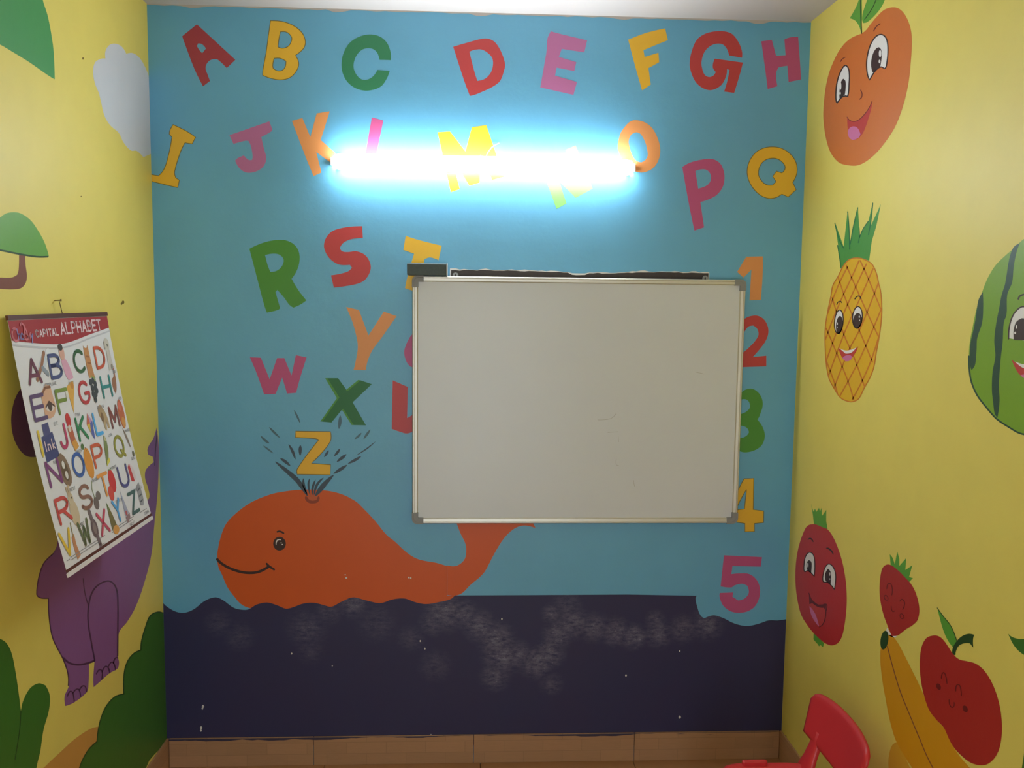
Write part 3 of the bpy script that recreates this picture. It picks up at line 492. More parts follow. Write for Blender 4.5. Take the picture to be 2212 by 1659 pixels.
rp('mouth', 'R2', [(245, 1143), (300, 1175), (350, 1165), (395, 1133), (380, 1170), (350, 1215), (320, 1240), (290, 1235), (265, 1200)], MOUTHR, pa, 4); rp('teeth', 'R2', [(250, 1145), (300, 1165), (345, 1158), (380, 1142), (345, 1180), (300, 1188)], WHITE, pa, 5)
rp('tongue', 'R2', [(275, 1222), (300, 1203), (330, 1198), (352, 1213), (330, 1240), (300, 1245)], TONGUE, pa, 5)

wm_pts = [(560, 100), (504, 120), (440, 180), (370, 240), (300, 310), (245, 400), (205, 500), (165, 620), (135, 760), (115, 870), (110, 960), (115, 1070), (130, 1150), (170, 1240), (230, 1320), (310, 1410), (400, 1470), (470, 1510), (540, 1525), (640, 1520), (780, 1450), (880, 1300), (920, 1000), (880, 600), (780, 300), (650, 130)]
wm = rp('painted_watermelon', 'R3', wm_pts, MELON, wall_right, 1, label='green painted watermelon with dark stripes, cut by the picture edge')
rs('body_outline', 'R3', [(110, 960), (115, 1070), (130, 1150), (170, 1240), (230, 1320), (310, 1410), (400, 1470), (470, 1510), (540, 1525)], 12, STRIPE, wm, 2)
rp('stripe', 'R3', [(210, 500), (213, 600), (205, 720), (170, 830), (165, 920), (155, 1020), (130, 1060), (118, 1020), (120, 880), (145, 760), (160, 680), (178, 560)], STRIPE, wm, 2)
rp('stripe', 'R3', [(475, 150), (450, 220), (430, 330), (420, 430), (385, 520), (380, 660), (360, 720), (352, 860), (340, 960), (330, 1080), (325, 1180), (330, 1280), (315, 1400), (295, 1370), (285, 1300), (275, 1200), (280, 1070), (300, 960), (292, 850), (305, 730), (330, 600), (345, 520), (370, 440), (400, 260), (430, 180)], STRIPE, wm, 2)
rp('eye_white', 'R3', [(395, 830), (400, 750), (425, 670), (465, 620), (504, 605), (560, 640), (580, 720), (575, 850), (504, 848)], WHITE, wm, 2); rs('eye_outline', 'R3', [(395, 835), (400, 750), (425, 670), (465, 620), (504, 605), (560, 640), (580, 720), (575, 850)], 10, INK, wm, 3)
rp('pupil', 'R3', [(432, 845), (432, 770), (450, 715), (490, 688), (530, 700), (560, 760), (562, 848)], INK, wm, 4)
for g in ((452, 750, 4, 14), (443, 793, 7, 9)): rp('eye_glint', 'R3', ell(*g, n=10), WHITE, wm, 5, raw=True)
rs('eyebrow', 'R3', [(465, 550), (475, 530), (504, 518), (545, 522)], 11, INK, wm)
rp('mouth', 'R3', [(415, 982), (470, 1020), (520, 1030), (620, 1030), (720, 985), (680, 1090), (580, 1150), (504, 1115), (460, 1075)], MOUTHR, wm, 2); rp('teeth', 'R3', [(440, 998), (504, 1018), (600, 1022), (690, 1000), (600, 1050), (510, 1048)], WHITE, wm, 3); rp('tongue', 'R3', [(480, 1095), (530, 1090), (600, 1110), (580, 1148), (504, 1115)], TONGUE, wm, 3)

st = rp('painted_strawberry', 'R4', [(310, 333), (250, 350), (205, 430), (165, 550), (140, 680), (130, 830), (135, 970), (155, 1110), (190, 1240), (250, 1340), (310, 1415), (400, 1500), (450, 1530), (500, 1540), (555, 1515), (590, 1460), (615, 1370), (635, 1220), (642, 1080), (635, 930), (615, 790), (590, 680), (550, 560), (500, 450), (450, 385), (390, 360), (345, 340)], FRED, wall_right, 1, label='tall red painted fruit with big eyes beside the blue wall corner')
rp('crown', 'R4', [Vector(p) for p in [(288, 132), (310, 210), (325, 178), (340, 210), (365, 170), (375, 205), (390, 170), (395, 250), (438, 190), (437, 300), (450, 385), (390, 362), (315, 335), (303, 230)]], LGREEN, st, 0, raw=True)
rp('lower_leaf', 'R4', [Vector(p) for p in [(312, 1410), (310, 1480), (335, 1510), (355, 1530), (365, 1550), (380, 1535), (405, 1560), (415, 1520), (360, 1455)]], LGREEN, st, 0, raw=True)
eye('R4', [(265, 615), (300, 625), (320, 670), (325, 760), (318, 855), (290, 820), (255, 795), (222, 805), (218, 730), (230, 660)], [(265, 690), (290, 710), (293, 760), (288, 820), (255, 798), (245, 770), (243, 720)], [(256, 740, 6, 24)], st, 10)
eye('R4', [(460, 730), (495, 745), (525, 800), (533, 870), (520, 985), (490, 945), (450, 912), (408, 905), (410, 820), (430, 760)], [(455, 775), (480, 805), (487, 850), (482, 930), (450, 912), (430, 890), (427, 830)], [(475, 830, 5, 18), (475, 880, 4, 8)], st, 10)
rs('eyebrow', 'R4', [(255, 490), (275, 475), (295, 485), (310, 512)], 14, INK, st, taper=.6); rs('eyebrow', 'R4', [(437, 572), (460, 575), (490, 600), (510, 635)], 16, INK, st, taper=.6)
rp('mouth', 'R4', [(265, 1020), (290, 1080), (330, 1120), (380, 1145), (440, 1130), (435, 1200), (425, 1280), (400, 1335), (370, 1355), (330, 1310), (290, 1240), (268, 1150)], MOUTHR, st); rs('mouth_line', 'R4', [(265, 1020), (290, 1080), (330, 1120), (380, 1145), (440, 1130), (435, 1200), (425, 1280), (400, 1335), (370, 1355)], 9, DARKM, st)
rp('mouth_shade', 'R4', [(265, 1020), (290, 1075), (350, 1135), (440, 1130), (430, 1195), (415, 1165), (360, 1160), (300, 1120), (270, 1130)], DARKM, st, 3); rp('tongue', 'R4', [(270, 1150), (300, 1180), (335, 1240), (368, 1355), (330, 1310), (290, 1240)], TONGUE, st, 3)

ss = rp('painted_strawberry', 'R4', [(1045, 735), (1005, 760), (985, 810), (970, 920), (970, 1040), (985, 1140), (1010, 1240), (1050, 1350), (1090, 1445), (1150, 1440), (1230, 1380), (1310, 1330), (1350, 1280), (1365, 1180), (1340, 1050), (1290, 940), (1220, 860), (1150, 790), (1090, 745)], FRED2, wall_right, 2, label='small red painted strawberry with closed eyes above the banana tip')
rp('crown', 'R4', [Vector(p) for p in [(1080, 750), (1070, 630), (1100, 670), (1120, 735), (1145, 605), (1165, 680), (1165, 750), (1235, 670), (1225, 790), (1295, 742), (1262, 860), (1302, 870), (1260, 912), (1180, 840)]], LGREEN, ss, 1, raw=True)
rp('underpaint', 'R4', [(1045, 1365), (1030, 1395), (1060, 1440), (1120, 1465), (1150, 1438), (1090, 1430)], WHITE, ss, 1)
rs('eye_line', 'R4', [(1042, 975), (1050, 935), (1070, 922), (1090, 945), (1097, 1000), (1092, 1038)], 9, LINE, ss); rs('eye_line', 'R4', [(1172, 1100), (1195, 1082), (1218, 1110), (1215, 1150), (1200, 1182)], 9, LINE, ss)
rs('cheek_line', 'R4', ell(1035, 1066, 17, 26, -25, 12), 8, LINE, ss, closed=True); rs('cheek_line', 'R4', ell(1192, 1250, 18, 26, -25, 12), 8, LINE, ss, closed=True); rs('mouth_line', 'R4', [(1085, 1150), (1090, 1185), (1105, 1205), (1120, 1195)], 8, LINE, ss)

bn = rp('painted_banana', 'R5', [(190, 520), (250, 400), (290, 400), (345, 470), (400, 570), (460, 690), (520, 810), (580, 940), (640, 1080), (720, 1210), (790, 1290), (850, 1420), (920, 1530), (1030, 1659), (1150, 1790), (1220, 1900), (1200, 1980), (1050, 1990), (850, 1930), (680, 1840), (560, 1740), (480, 1650), (420, 1560), (330, 1400), (270, 1200), (235, 1020), (205, 850), (185, 680), (183, 580)], BAN, wall_right, 1, label='long yellow painted banana with a black tip beside the red apple')
rp('tip', 'R5', ell(222, 450, 37, 90, 8), BUSHL, bn, 3, raw=True); rs('ridge_line', 'R5', [(250, 510), (300, 700), (370, 930), (450, 1130), (550, 1370), (650, 1600), (780, 1800), (1000, 1950)], 9, TRUNK, bn, 2)
rp('painted_banana', 'R5', [(330, 1415), (390, 1450), (420, 1560), (520, 1760), (640, 1900), (560, 1960), (380, 1880), (280, 1740), (258, 1600), (285, 1460)], BAN2, wall_right, 0, label='pale yellow painted banana end just behind the red chair')
ap = rp('painted_apple', 'R5', [(690, 405), (740, 415), (785, 455), (830, 520), (870, 580), (930, 632), (1000, 648), (1080, 670), (1150, 720), (1210, 800), (1260, 900), (1300, 1020), (1325, 1150), (1333, 1280), (1325, 1400), (1300, 1500), (1250, 1580), (1190, 1625), (1120, 1632), (1040, 1610), (970, 1560), (890, 1480), (840, 1400), (785, 1280), (720, 1210), (650, 1120), (610, 1020), (575, 880), (558, 740), (558, 620), (575, 510), (620, 430)], FRED2, wall_right, 2, label='large red painted apple with closed eyes, low on the yellow wall')
rp('leaf', 'R5', [(722, 145), (775, 220), (840, 300), (880, 380), (905, 455), (870, 520), (820, 450), (780, 360), (750, 260)], LGREEN, ap, 1); rs('leaf_line', 'R5', [(722, 145), (775, 220), (840, 300), (880, 380), (905, 455)], 7, BUSHL, ap, 3)
rp('stem', 'R5', [(880, 590), (862, 570), (870, 520), (905, 460), (960, 410), (1020, 390), (1072, 400), (1060, 440), (1062, 520), (1030, 480), (985, 478), (930, 500), (900, 550), (895, 590)], BUSHL, ap, 3)
rs('eye_line', 'R5', [(762, 810), (768, 770), (785, 757), (802, 785), (815, 858)], 10, LINE, ap); rs('eye_line', 'R5', [(897, 930), (902, 885), (920, 870), (940, 890), (950, 975)], 10, LINE, ap)
rp('cheek', 'R5', ell(735, 890, 20, 33, -20), LINE, ap, 3, raw=True); rp('cheek', 'R5', ell(987, 1100, 22, 34, -25), LINE, ap, 3, raw=True); rs('mouth_line', 'R5', [(835, 1015), (840, 1060), (860, 1085), (880, 1075), (882, 1040)], 10, LINE, ap)
rp('painted_leaf', 'R5', [(1392, 388), (1430, 420), (1500, 440), (1560, 445), (1640, 520), (1580, 610), (1500, 560), (1440, 490)], BUSH, wall_right, 1, label='pointed green painted leaf at the right picture edge')
rp('painted_leaf', 'R5', [(1510, 1720), (1528, 1620), (1545, 1500), (1620, 1450), (1680, 1720)], BUSH, wall_right, 1, label='green painted leaf in the bottom right corner')

# ------------------------------------------------------------------ left wall: cloud, trees, dinosaur, bushes
def lp(name, crop, pts, m, parent, layer=1, **kw): return paint(name, 'left', crop, pts, m, parent, layer, **kw)
def ls(name, crop, pts, w, m, parent, layer=3, **kw): return strokes(name, 'left', crop, pts, w, m, parent, layer, **kw)
lp('painted_canopy', 'H', [(-560, -200), (180, -200), (225, 0), (250, 80), (270, 180), (283, 280), (288, 418), (250, 395), (150, 325), (60, 270), (0, 235), (-160, 165), (-560, 90)], wallpaint('canopy green paint', (70, 150, 80)), wall_left, label='green painted tree canopy at the top left')
lp('painted_cloud', 'H', [(555, 308), (555, 270), (575, 238), (605, 230), (640, 245), (665, 283), (700, 280), (735, 305), (765, 355), (785, 410), (815, 600), (815, 820), (755, 828), (720, 795), (690, 793), (650, 750), (625, 700), (580, 660), (550, 610), (530, 530), (520, 490), (500, 440), (490, 380), (500, 330), (530, 310)], CLOUD, wall_left, label='pale grey painted cloud in the wall corner')
tr = lp('painted_tree', 'H', [(-215, 1330), (-180, 1270), (-110, 1200), (0, 1145), (30, 1125), (70, 1118), (110, 1125), (160, 1160), (200, 1215), (235, 1280), (257, 1350), (240, 1357), (190, 1352), (100, 1338), (0, 1318), (-100, 1318)], wallpaint('tree cap green paint', (104, 164, 58)), wall_left, 2, label='small painted tree with green dome above the alphabet chart')
ls('crown_line', 'H', [(-60, 1310), (0, 1318), (100, 1338), (190, 1352), (250, 1352)], 9, BUSHL, tr, 4)
lp('branch', 'H', [(100, 1335), (133, 1335), (135, 1400), (141, 1450), (135, 1490), (110, 1518), (60, 1525), (0, 1522), (-100, 1520), (-100, 1458), (0, 1462), (60, 1462), (90, 1448), (98, 1420)], TRUNK, tr, 1)
di = lp('painted_dinosaur', 'G', [(740, 50), (748, 120), (750, 200), (745, 350), (730, 500), (715, 650), (680, 790), (640, 900), (600, 970), (562, 1020), (555, 1130), (562, 1160), (555, 1190), (520, 1210), (480, 1245), (442, 1278), (440, 1240), (447, 1150), (420, 1165), (418, 1260), (410, 1300), (350, 1350), (308, 1367), (305, 1320), (325, 1270), (320, 1220), (300, 1150), (250, 1050), (232, 950), (228, 860), (185, 855), (170, 840), (180, 760), (205, 690), (250, 645), (270, 600), (300, 300), (450, 300), (640, 420), (690, 400), (705, 380), (700, 340), (685, 290), (690, 250), (726, 215), (722, 190), (700, 180), (697, 150), (725, 100)], PURP, wall_left, 1, label='purple painted dinosaur with spiked tail behind the alphabet chart')
lp('head', 'F', [(130, 510), (100, 540), (75, 600), (62, 690), (75, 790), (110, 860), (150, 895), (200, 900), (300, 800), (300, 500)], wallpaint('shaded purple paint', (112, 66, 92)), di, 1)  # the chart's shadow on the head is put into this darker purple
for p, w in (([(447, 1150), (430, 1060), (415, 960), (420, 880), (440, 820), (480, 785), (520, 778), (548, 810), (556, 870), (556, 1015), (555, 1130)], 7), ([(392, 765), (400, 830), (416, 890)], 4), ([(300, 1140), (330, 1165), (380, 1172), (445, 1153)], 9), ([(228, 860), (232, 950), (250, 1050), (300, 1150), (322, 1220), (322, 1270)], 5), ([(455, 1215), (470, 1195), (482, 1205), (480, 1240)], 6), ([(482, 1205), (497, 1180), (510, 1185), (518, 1210)], 6), ([(512, 1180), (525, 1160), (537, 1165), (545, 1195)], 6), ([(535, 1165), (545, 1140), (556, 1140)], 6), ([(318, 1320), (330, 1298), (342, 1303), (350, 1345)], 6), ([(345, 1305), (360, 1288), (372, 1290), (380, 1320)], 6), ([(375, 1290), (390, 1272), (402, 1275), (408, 1300)], 6), ([(250, 648), (205, 695), (182, 765), (173, 840), (188, 855), (226, 858)], 5), ([(742, 70), (735, 150), (730, 230)], 4)):
    ls('outline', 'G', p, w, PLINE, di)
lp('painted_hill', 'G', [(60, 2500), (130, 1740), (210, 1655), (290, 1580), (370, 1510), (460, 1465), (560, 1490), (600, 2500)], HILL, wall_left, 0, label='orange painted hill between the green bushes')
b1 = lp('painted_bush', 'G', [(790, 940), (775, 930), (745, 923), (710, 940), (690, 985), (668, 1060), (665, 1103), (630, 1120), (600, 1160), (585, 1220), (585, 1310), (540, 1325), (500, 1370), (475, 1430), (462, 1490), (458, 1535), (420, 1570), (390, 1620), (375, 1660), (340, 1760), (320, 2400), (640, 2400), (690, 1659), (800, 1505), (800, 1200)], BUSH, wall_left, 2, label='scalloped green painted bush in the wall corner below the dinosaur')
for p in ([(770, 928), (745, 923), (710, 940), (690, 985), (668, 1060), (665, 1103)], [(665, 1103), (630, 1120), (600, 1160), (585, 1220), (585, 1310)], [(585, 1310), (540, 1325), (500, 1370), (475, 1430), (462, 1490), (458, 1535)], [(458, 1535), (420, 1570), (390, 1620), (375, 1660)]): ls('outline', 'G', p, 5, BUSHL, b1)
b2 = lp('painted_bush', 'G', [(-80, 1030), (0, 1050), (30, 1070), (55, 1120), (75, 1220), (88, 1310), (98, 1390), (110, 1340), (140, 1285), (180, 1260), (215, 1270), (235, 1320), (230, 1390), (205, 1480), (190, 1580), (170, 1680), (190, 1900), (210, 2900), (-420, 2900), (-360, 1500), (-260, 1180), (-160, 1060)], BUSH, wall_left, 2, label='green painted bush of two upright lobes at the bottom left')
ls('outline', 'G', [(98, 1390), (92, 1480), (70, 1620)], 4, BUSHL, b2)
RUST = mat('rusty hole', (120, 100, 40), 0.9, 0.4, 200)
for x, y, r in ((437, 308, 5), (648, 1592, 7), (640, 1600, 5), (427, 1035, 3)): lp('nail_hole', 'H', ell(x, y, r, r * 1.3, n=9), RUST, wall_left, 1, raw=True)
paint('nail_hole', 'right', 'P', ell(1697.5, 1590.5, 1.5, 2, n=8), RUST, wall_right, 1, raw=True)

# navy smears that run down over the skirting tiles
bm = bmesh.new(); sm_, prev = [], .005
for k in range(121):
    prev = min(.011, max(.0005, prev + random.uniform(-.003, .003))); sm_.append((.01 + (W - .02) * k / 120, SK - prev))
fill(bm, [[[Vector((.01, SK - .001, 0)), Vector((W - .01, SK - .001, 0))] + [Vector((x, z, 0)) for x, z in reversed(sm_)]]], lambda p: Vector((p[0], -.0083, p[1])))
flat_obj('paint_smear', bm, mat('navy smear', (58, 52, 74), 0.6, 0.2, 80), bb, 'back')

# ------------------------------------------------------------------ alphabet chart
CY0, CY1, CZ1, CZ0 = -1.0475, -0.4630, 1.7165, 1.0710
def chart_x(v):      # the sheet leans off the wall towards its weighted lower edge
    return .014 + .122 * v - .009 * math.sin(v * math.pi)
def chart(u, v, lift=0.0):
    e = 1e-3; dx = (chart_x(v + e) - chart_x(v - e)) / (2 * e); dz = -(CZ1 - CZ0); n = Vector((-dz, 0, dx)).normalized()
    return Vector((chart_x(v), CY0 + (CY1 - CY0) * u, CZ1 + (CZ0 - CZ1) * v)) + n * lift
# survey point -> (u, v) on the bent sheet
def uv(px, py):
    lo, hi = -.1, 1.1
    for _ in range(40):
        v = (lo + hi) / 2; q = hit(px, py, 0, chart_x(v))
        if (CZ1 - q.z) / (CZ1 - CZ0) > v: lo = v
        else: hi = v
    return Vector(((q.y - CY0) / (CY1 - CY0), v))
M_PAPER = mat('chart paper', (226, 224, 226), 0.35, 0.02, 8, spec=0.4); M_BAR = mat('maroon bar', (92, 50, 42), 0.4)
M_HEAD = mat('maroon print', (166, 50, 54), 0.35); M_CTEXT = mat('pink white print', (232, 206, 210), 0.4); M_CAPT = mat('grey print', (150, 148, 150), 0.4)
poster = empty('alphabet_chart', (.02, (CY0 + CY1) / 2, CZ0), 'white alphabet chart with maroon header hanging on the yellow wall', 'chart')
bm = bmesh.new(); G = []
for j in range(33):
    v = j / 32; G.append(([bm.verts.new(chart(u, v)) for u in (0, 1)], [bm.verts.new(chart(u, v, -.0006)) for u in (0, 1)]))
for (a, b), (c, d) in zip(G, G[1:]):
    bm.faces.new((a[0], a[1], c[1], c[0])); bm.faces.new((b[0], d[0], d[1], b[1])); bm.faces.new((a[0], c[0], d[0], b[0])); bm.faces.new((a[1], b[1], d[1], c[1]))
bm.faces.new((G[0][0][0], G[0][1][0], G[0][1][1], G[0][0][1])); bm.faces.new((G[-1][0][0], G[-1][0][1], G[-1][1][1], G[-1][1][0]))
bm_obj('paper_sheet', bm, M_PAPER, poster, smooth=False)
def bar(name, v0, v1, m, th):
    bm = bmesh.new(); q = [chart(u, v, l) for u in (-.004, 1.004) for v, l in ((v0, -th), (v0, th), (v1, th), (v1, -th))]; V = [bm.verts.new(x) for x in q]
    for f in ((0, 1, 2, 3), (7, 6, 5, 4), (0, 4, 5, 1), (1, 5, 6, 2), (2, 6, 7, 3), (3, 7, 4, 0)): bm.faces.new([V[k] for k in f])
    bm_obj(name, bm, m, poster)
bar('top_bar', -.010, .008, M_BAR, .003); bar('bottom_bar', .984, .999, mat('white plastic bar', (222, 216, 216), 0.4), .002)
def printed(name, shapes, lift=.0007, label=None, parent=None):
    """shapes: (polys in (u,v), material); cut into strips so the print follows the bent sheet"""
    bm = bmesh.new(); ms = []
    for k, (polys, m) in enumerate(shapes):
        if m not in ms: ms.append(m)
        fill(bm, polys, lambda p, k=k: Vector((p[0], p[1], k * 1e-5)), ms.index(m))
    for j in range(1, 64): bmesh.ops.bisect_plane(bm, geom=bm.verts[:] + bm.edges[:] + bm.faces[:], plane_co=(0, j / 64, 0), plane_no=(0, 1, 0))
    vals = [(v, v.co.copy()) for v in bm.verts]
    for v, c in vals: v.co = chart(c.x, c.y, lift + c.z * 12)
    bm.normal_update()
    for f in bm.faces:
        if f.normal.x < 0: f.normal_flip()
    c = sum((v.co for v in bm.verts), Vector()) / len(bm.verts); bmesh.ops.translate(bm, verts=bm.verts, vec=-c)
    me = bpy.data.meshes.new(name); bm.to_mesh(me); bm.free()
    for m in ms: me.materials.append(m)
    return link(name, me, c, parent or poster, label)
low = [uv(x * .12054, 660 + y * .12054) for x, y in ((1960, 395), (1800, 450), (1600, 520), (1400, 600), (1230, 660), (1080, 690), (800, 685), (480, 660), (175, 630))]
low[0].x = 1; low[-1].x = 0
band = printed('header_band', [([[[Vector((0, .010)), Vector((1, .010))] + smooth(low, False, 4)]], M_HEAD)], .0006, 'maroon header band')
printed('header_swoosh', [([[q] for q in ribbon([(p.x, p.y + .016) for p in low], .007)], mat('swoosh grey', (196, 194, 198), 0.4))], .0006, parent=band)
bar('bottom_stripe', .969, .981, M_BAR, .0009)

# a plain stroke alphabet (x 0..1, y 0..1 down), arcs as point runs
def arc(cx, cy, rx, ry, a0, a1, n=12): return [(cx + rx * math.cos(math.radians(a0 + (a1 - a0) * k / n)), cy + ry * math.sin(math.radians(a0 + (a1 - a0) * k / n))) for k in range(n + 1)]
GL = {'A': [[(0, 1), (.5, 0), (1, 1)], [(.2, .68), (.8, .68)]], 'B': [[(0, 0), (0, 1)], [(0, 0), (.5, 0)] + arc(.5, .23, .42, .23, -90, 90) + [(0, .46)], [(0, .46), (.5, .46)] + arc(.5, .73, .5, .27, -90, 90) + [(0, 1)]],
      'C': [arc(.55, .5, .55, .5, -45, -315, 18)], 'D': [[(0, 0), (0, 1)], [(0, 0), (.35, 0)] + arc(.35, .5, .65, .5, -90, 90) + [(0, 1)]], 'E': [[(1, 0), (0, 0), (0, 1), (1, 1)], [(0, .48), (.85, .48)]], 'F': [[(1, 0), (0, 0), (0, 1)], [(0, .46), (.8, .46)]],
      'G': [arc(.52, .5, .52, .5, -45, -330, 18) + [(1, .55), (.6, .55)]], 'H': [[(0, 0), (0, 1)], [(1, 0), (1, 1)], [(0, .5), (1, .5)]], 'I': [[(.5, 0), (.5, 1)]], 'J': [[(.85, 0), (.85, .68)] + arc(.45, .68, .4, .32, 0, 170)], 'K': [[(0, 0), (0, 1)], [(.9, 0), (0, .58)], [(.32, .38), (1, 1)]],
      'L': [[(0, 0), (0, 1), (.9, 1)]], 'M': [[(0, 1), (0, 0), (.5, .75), (1, 0), (1, 1)]], 'N': [[(0, 1), (0, 0), (1, 1), (1, 0)]], 'O': [arc(.5, .5, .5, .5, 0, 360, 24)], 'P': [[(0, 1), (0, 0), (.5, 0)] + arc(.5, .28, .48, .28, -90, 90) + [(0, .56)]], 'Q': [arc(.5, .5, .5, .5, 0, 360, 24), [(.6, .72), (1, 1.05)]],
      'R': [[(0, 1), (0, 0), (.5, 0)] + arc(.5, .26, .46, .26, -90, 90) + [(0, .52)], [(.45, .52), (1, 1)]], 'S': [arc(.5, .25, .45, .25, -20, -250, 12) + arc(.5, .75, .5, .25, -80, 160, 12)], 'T': [[(0, 0), (1, 0)], [(.5, 0), (.5, 1)]], 'U': [[(0, 0), (0, .65)] + arc(.5, .65, .5, .35, 180, 0) + [(1, 0)]],
      'V': [[(0, 0), (.5, 1), (1, 0)]], 'W': [[(0, 0), (.25, 1), (.5, .25), (.75, 1), (1, 0)]], 'X': [[(0, 0), (1, 1)], [(1, 0), (0, 1)]], 'Y': [[(0, 0), (.5, .48), (1, 0)], [(.5, .48), (.5, 1)]], 'Z': [[(0, 0), (1, 0), (0, 1), (1, 1)]]}
def flat_ribbon(P, w, ratio):
    """brush quads in (u,v) where one v unit is ratio times as long as one u unit; joints rounded"""
    q = []; P = [Vector(p) for p in P]
    for a, b in zip(P, P[1:]):
        A, B = Vector((a.x, a.y * ratio)), Vector((b.x, b.y * ratio)); d = B - A
        if d.length < 1e-7: continue
        n = Vector((-d.y, d.x)).normalized() * w / 2; q.append([[Vector((p.x, p.y / ratio)) for p in (A + n, B + n, B - n, A - n)]])
    for p in P: q.append([[Vector((p.x + math.cos(k * math.pi / 4) * w / 2, p.y + math.sin(k * math.pi / 4) * w / 2 / ratio)) for k in range(8)]])
    return q
RATIO = (CZ1 - CZ0) / (CY1 - CY0)
def glyph(ch, cu, cv, w, h, sw):
    out = []
    for s in GL[ch]: out += flat_ribbon([(cu - w / 2 + x * w, cv - h / 2 + y * h) for x, y in s], sw, RATIO)
    return out
def word(txt, u, v, w, h, sw, gap, serif=False, slope=0.0):
    """letters from left edge u, baseline v"""
    out = []; u0 = u; vb = v
    for ch in txt:
        if ch == ' ': u += w * .8; continue
        v = vb + slope * (u - u0)
        ww = w * (.28 if ch == 'I' else 1); out += glyph(ch, u + ww / 2, v - h / 2, ww, h, sw)
        if serif:
            for s in GL[ch]:
                for x, y in (s[0], s[-1]):
                    if y in (0, 1) and ch not in 'E': X, Y = u + x * ww, v - h + y * h; out.append([[Vector((X - w * .24, Y - h * .035)), Vector((X + w * .24, Y - h * .035)), Vector((X + w * .24, Y + h * .035)), Vector((X - w * .24, Y + h * .035))]])
        u += ww + gap
    return out
def title(txt, a, b, top, sw):
    A, B, T = uv(*a), uv(*b), uv(*top); n = sum(.28 if c == 'I' else 1 for c in txt) + .42 * (len(txt) - 1); w = (B.x - A.x) / n
    return word(txt, A.x, A.y, w, A.y - T.y, sw, w * .42, True, (B.y - A.y) / (B.x - A.x))
printed('header_title', [(title('CAPITAL', (77.5, 728), (126, 723.5), (76.5, 713.5), .0075) + title('ALPHABET', (132, 721.5), (218, 712), (131.5, 698), .0105), M_CTEXT)], .0013, 'pink-white serif title reading CAPITAL ALPHABET', band)
LOGO = mat('logo pink print', (214, 120, 130), 0.4); LOGO2 = mat('logo blue print', (150, 140, 196), 0.4)
L0 = uv(36, 723) - Vector((.105, .097))
lg = [(flat_ribbon(arc(.105, .097, .03, .026, -45, -315, 12), .012, RATIO), LOGO)]
lg += [(flat_ribbon(p, .008, RATIO), LOGO2) for p in ([(.128, .075), (.128, .118)], [(.128, .1)] + arc(.138, .105, .01, .01, 180, 360, 6) + [(.148, .118)], arc(.166, .106, .012, .012, 20, -290, 10), [(.252, .1), (.26, .116)], [(.27, .1), (.252, .136)])]
lg += [(flat_ribbon(p, .010, RATIO), LOGO) for p in ([(.18, .118), (.203, .06), (.226, .118)], arc(.2, .108, .022, .013, 0, 360, 14), [(.2, .06), (.178, .05), (.165, .058)], [(.24, .118), (.24, .1), (.25, .094)])]
lg = [([[[Vector((.065 + (p.x - .075) * .86, .097 + (p.y - .097) * .92)) + L0 for p in l] for l in q] for q in ps], m) for ps, m in lg]
printed('header_logo', lg, .0013, 'small pink and blue logo lettering', band)

PC = {}
def pc(r, g, b):
    k = (r, g, b)
    if k not in PC: PC[k] = mat('print %d %d %d' % k, k, 0.4, 0.06, 60)
    return PC[k]
def blob(cu, cv, *sh):
    """picture shapes in cell units (1 = .1 of the sheet width), centred on the picture"""
    out = []
    for kind, col, *a in sh:
        if kind == 'e': P = [[[Vector((cu + p.x * .082, cv + p.y * .082 / RATIO)) for p in ell(*a, n=16)]]]
        elif kind == 'p': P = [[[Vector((cu + p.x * .082, cv + p.y * .082 / RATIO)) for p in smooth(a[0], True, 3)]]]
        else: P = flat_ribbon([(cu + x * .082, cv + y * .082 / RATIO) for x, y in a[0]], a[1] * .082, RATIO)
        out.append((P, pc(*col)))
    return out
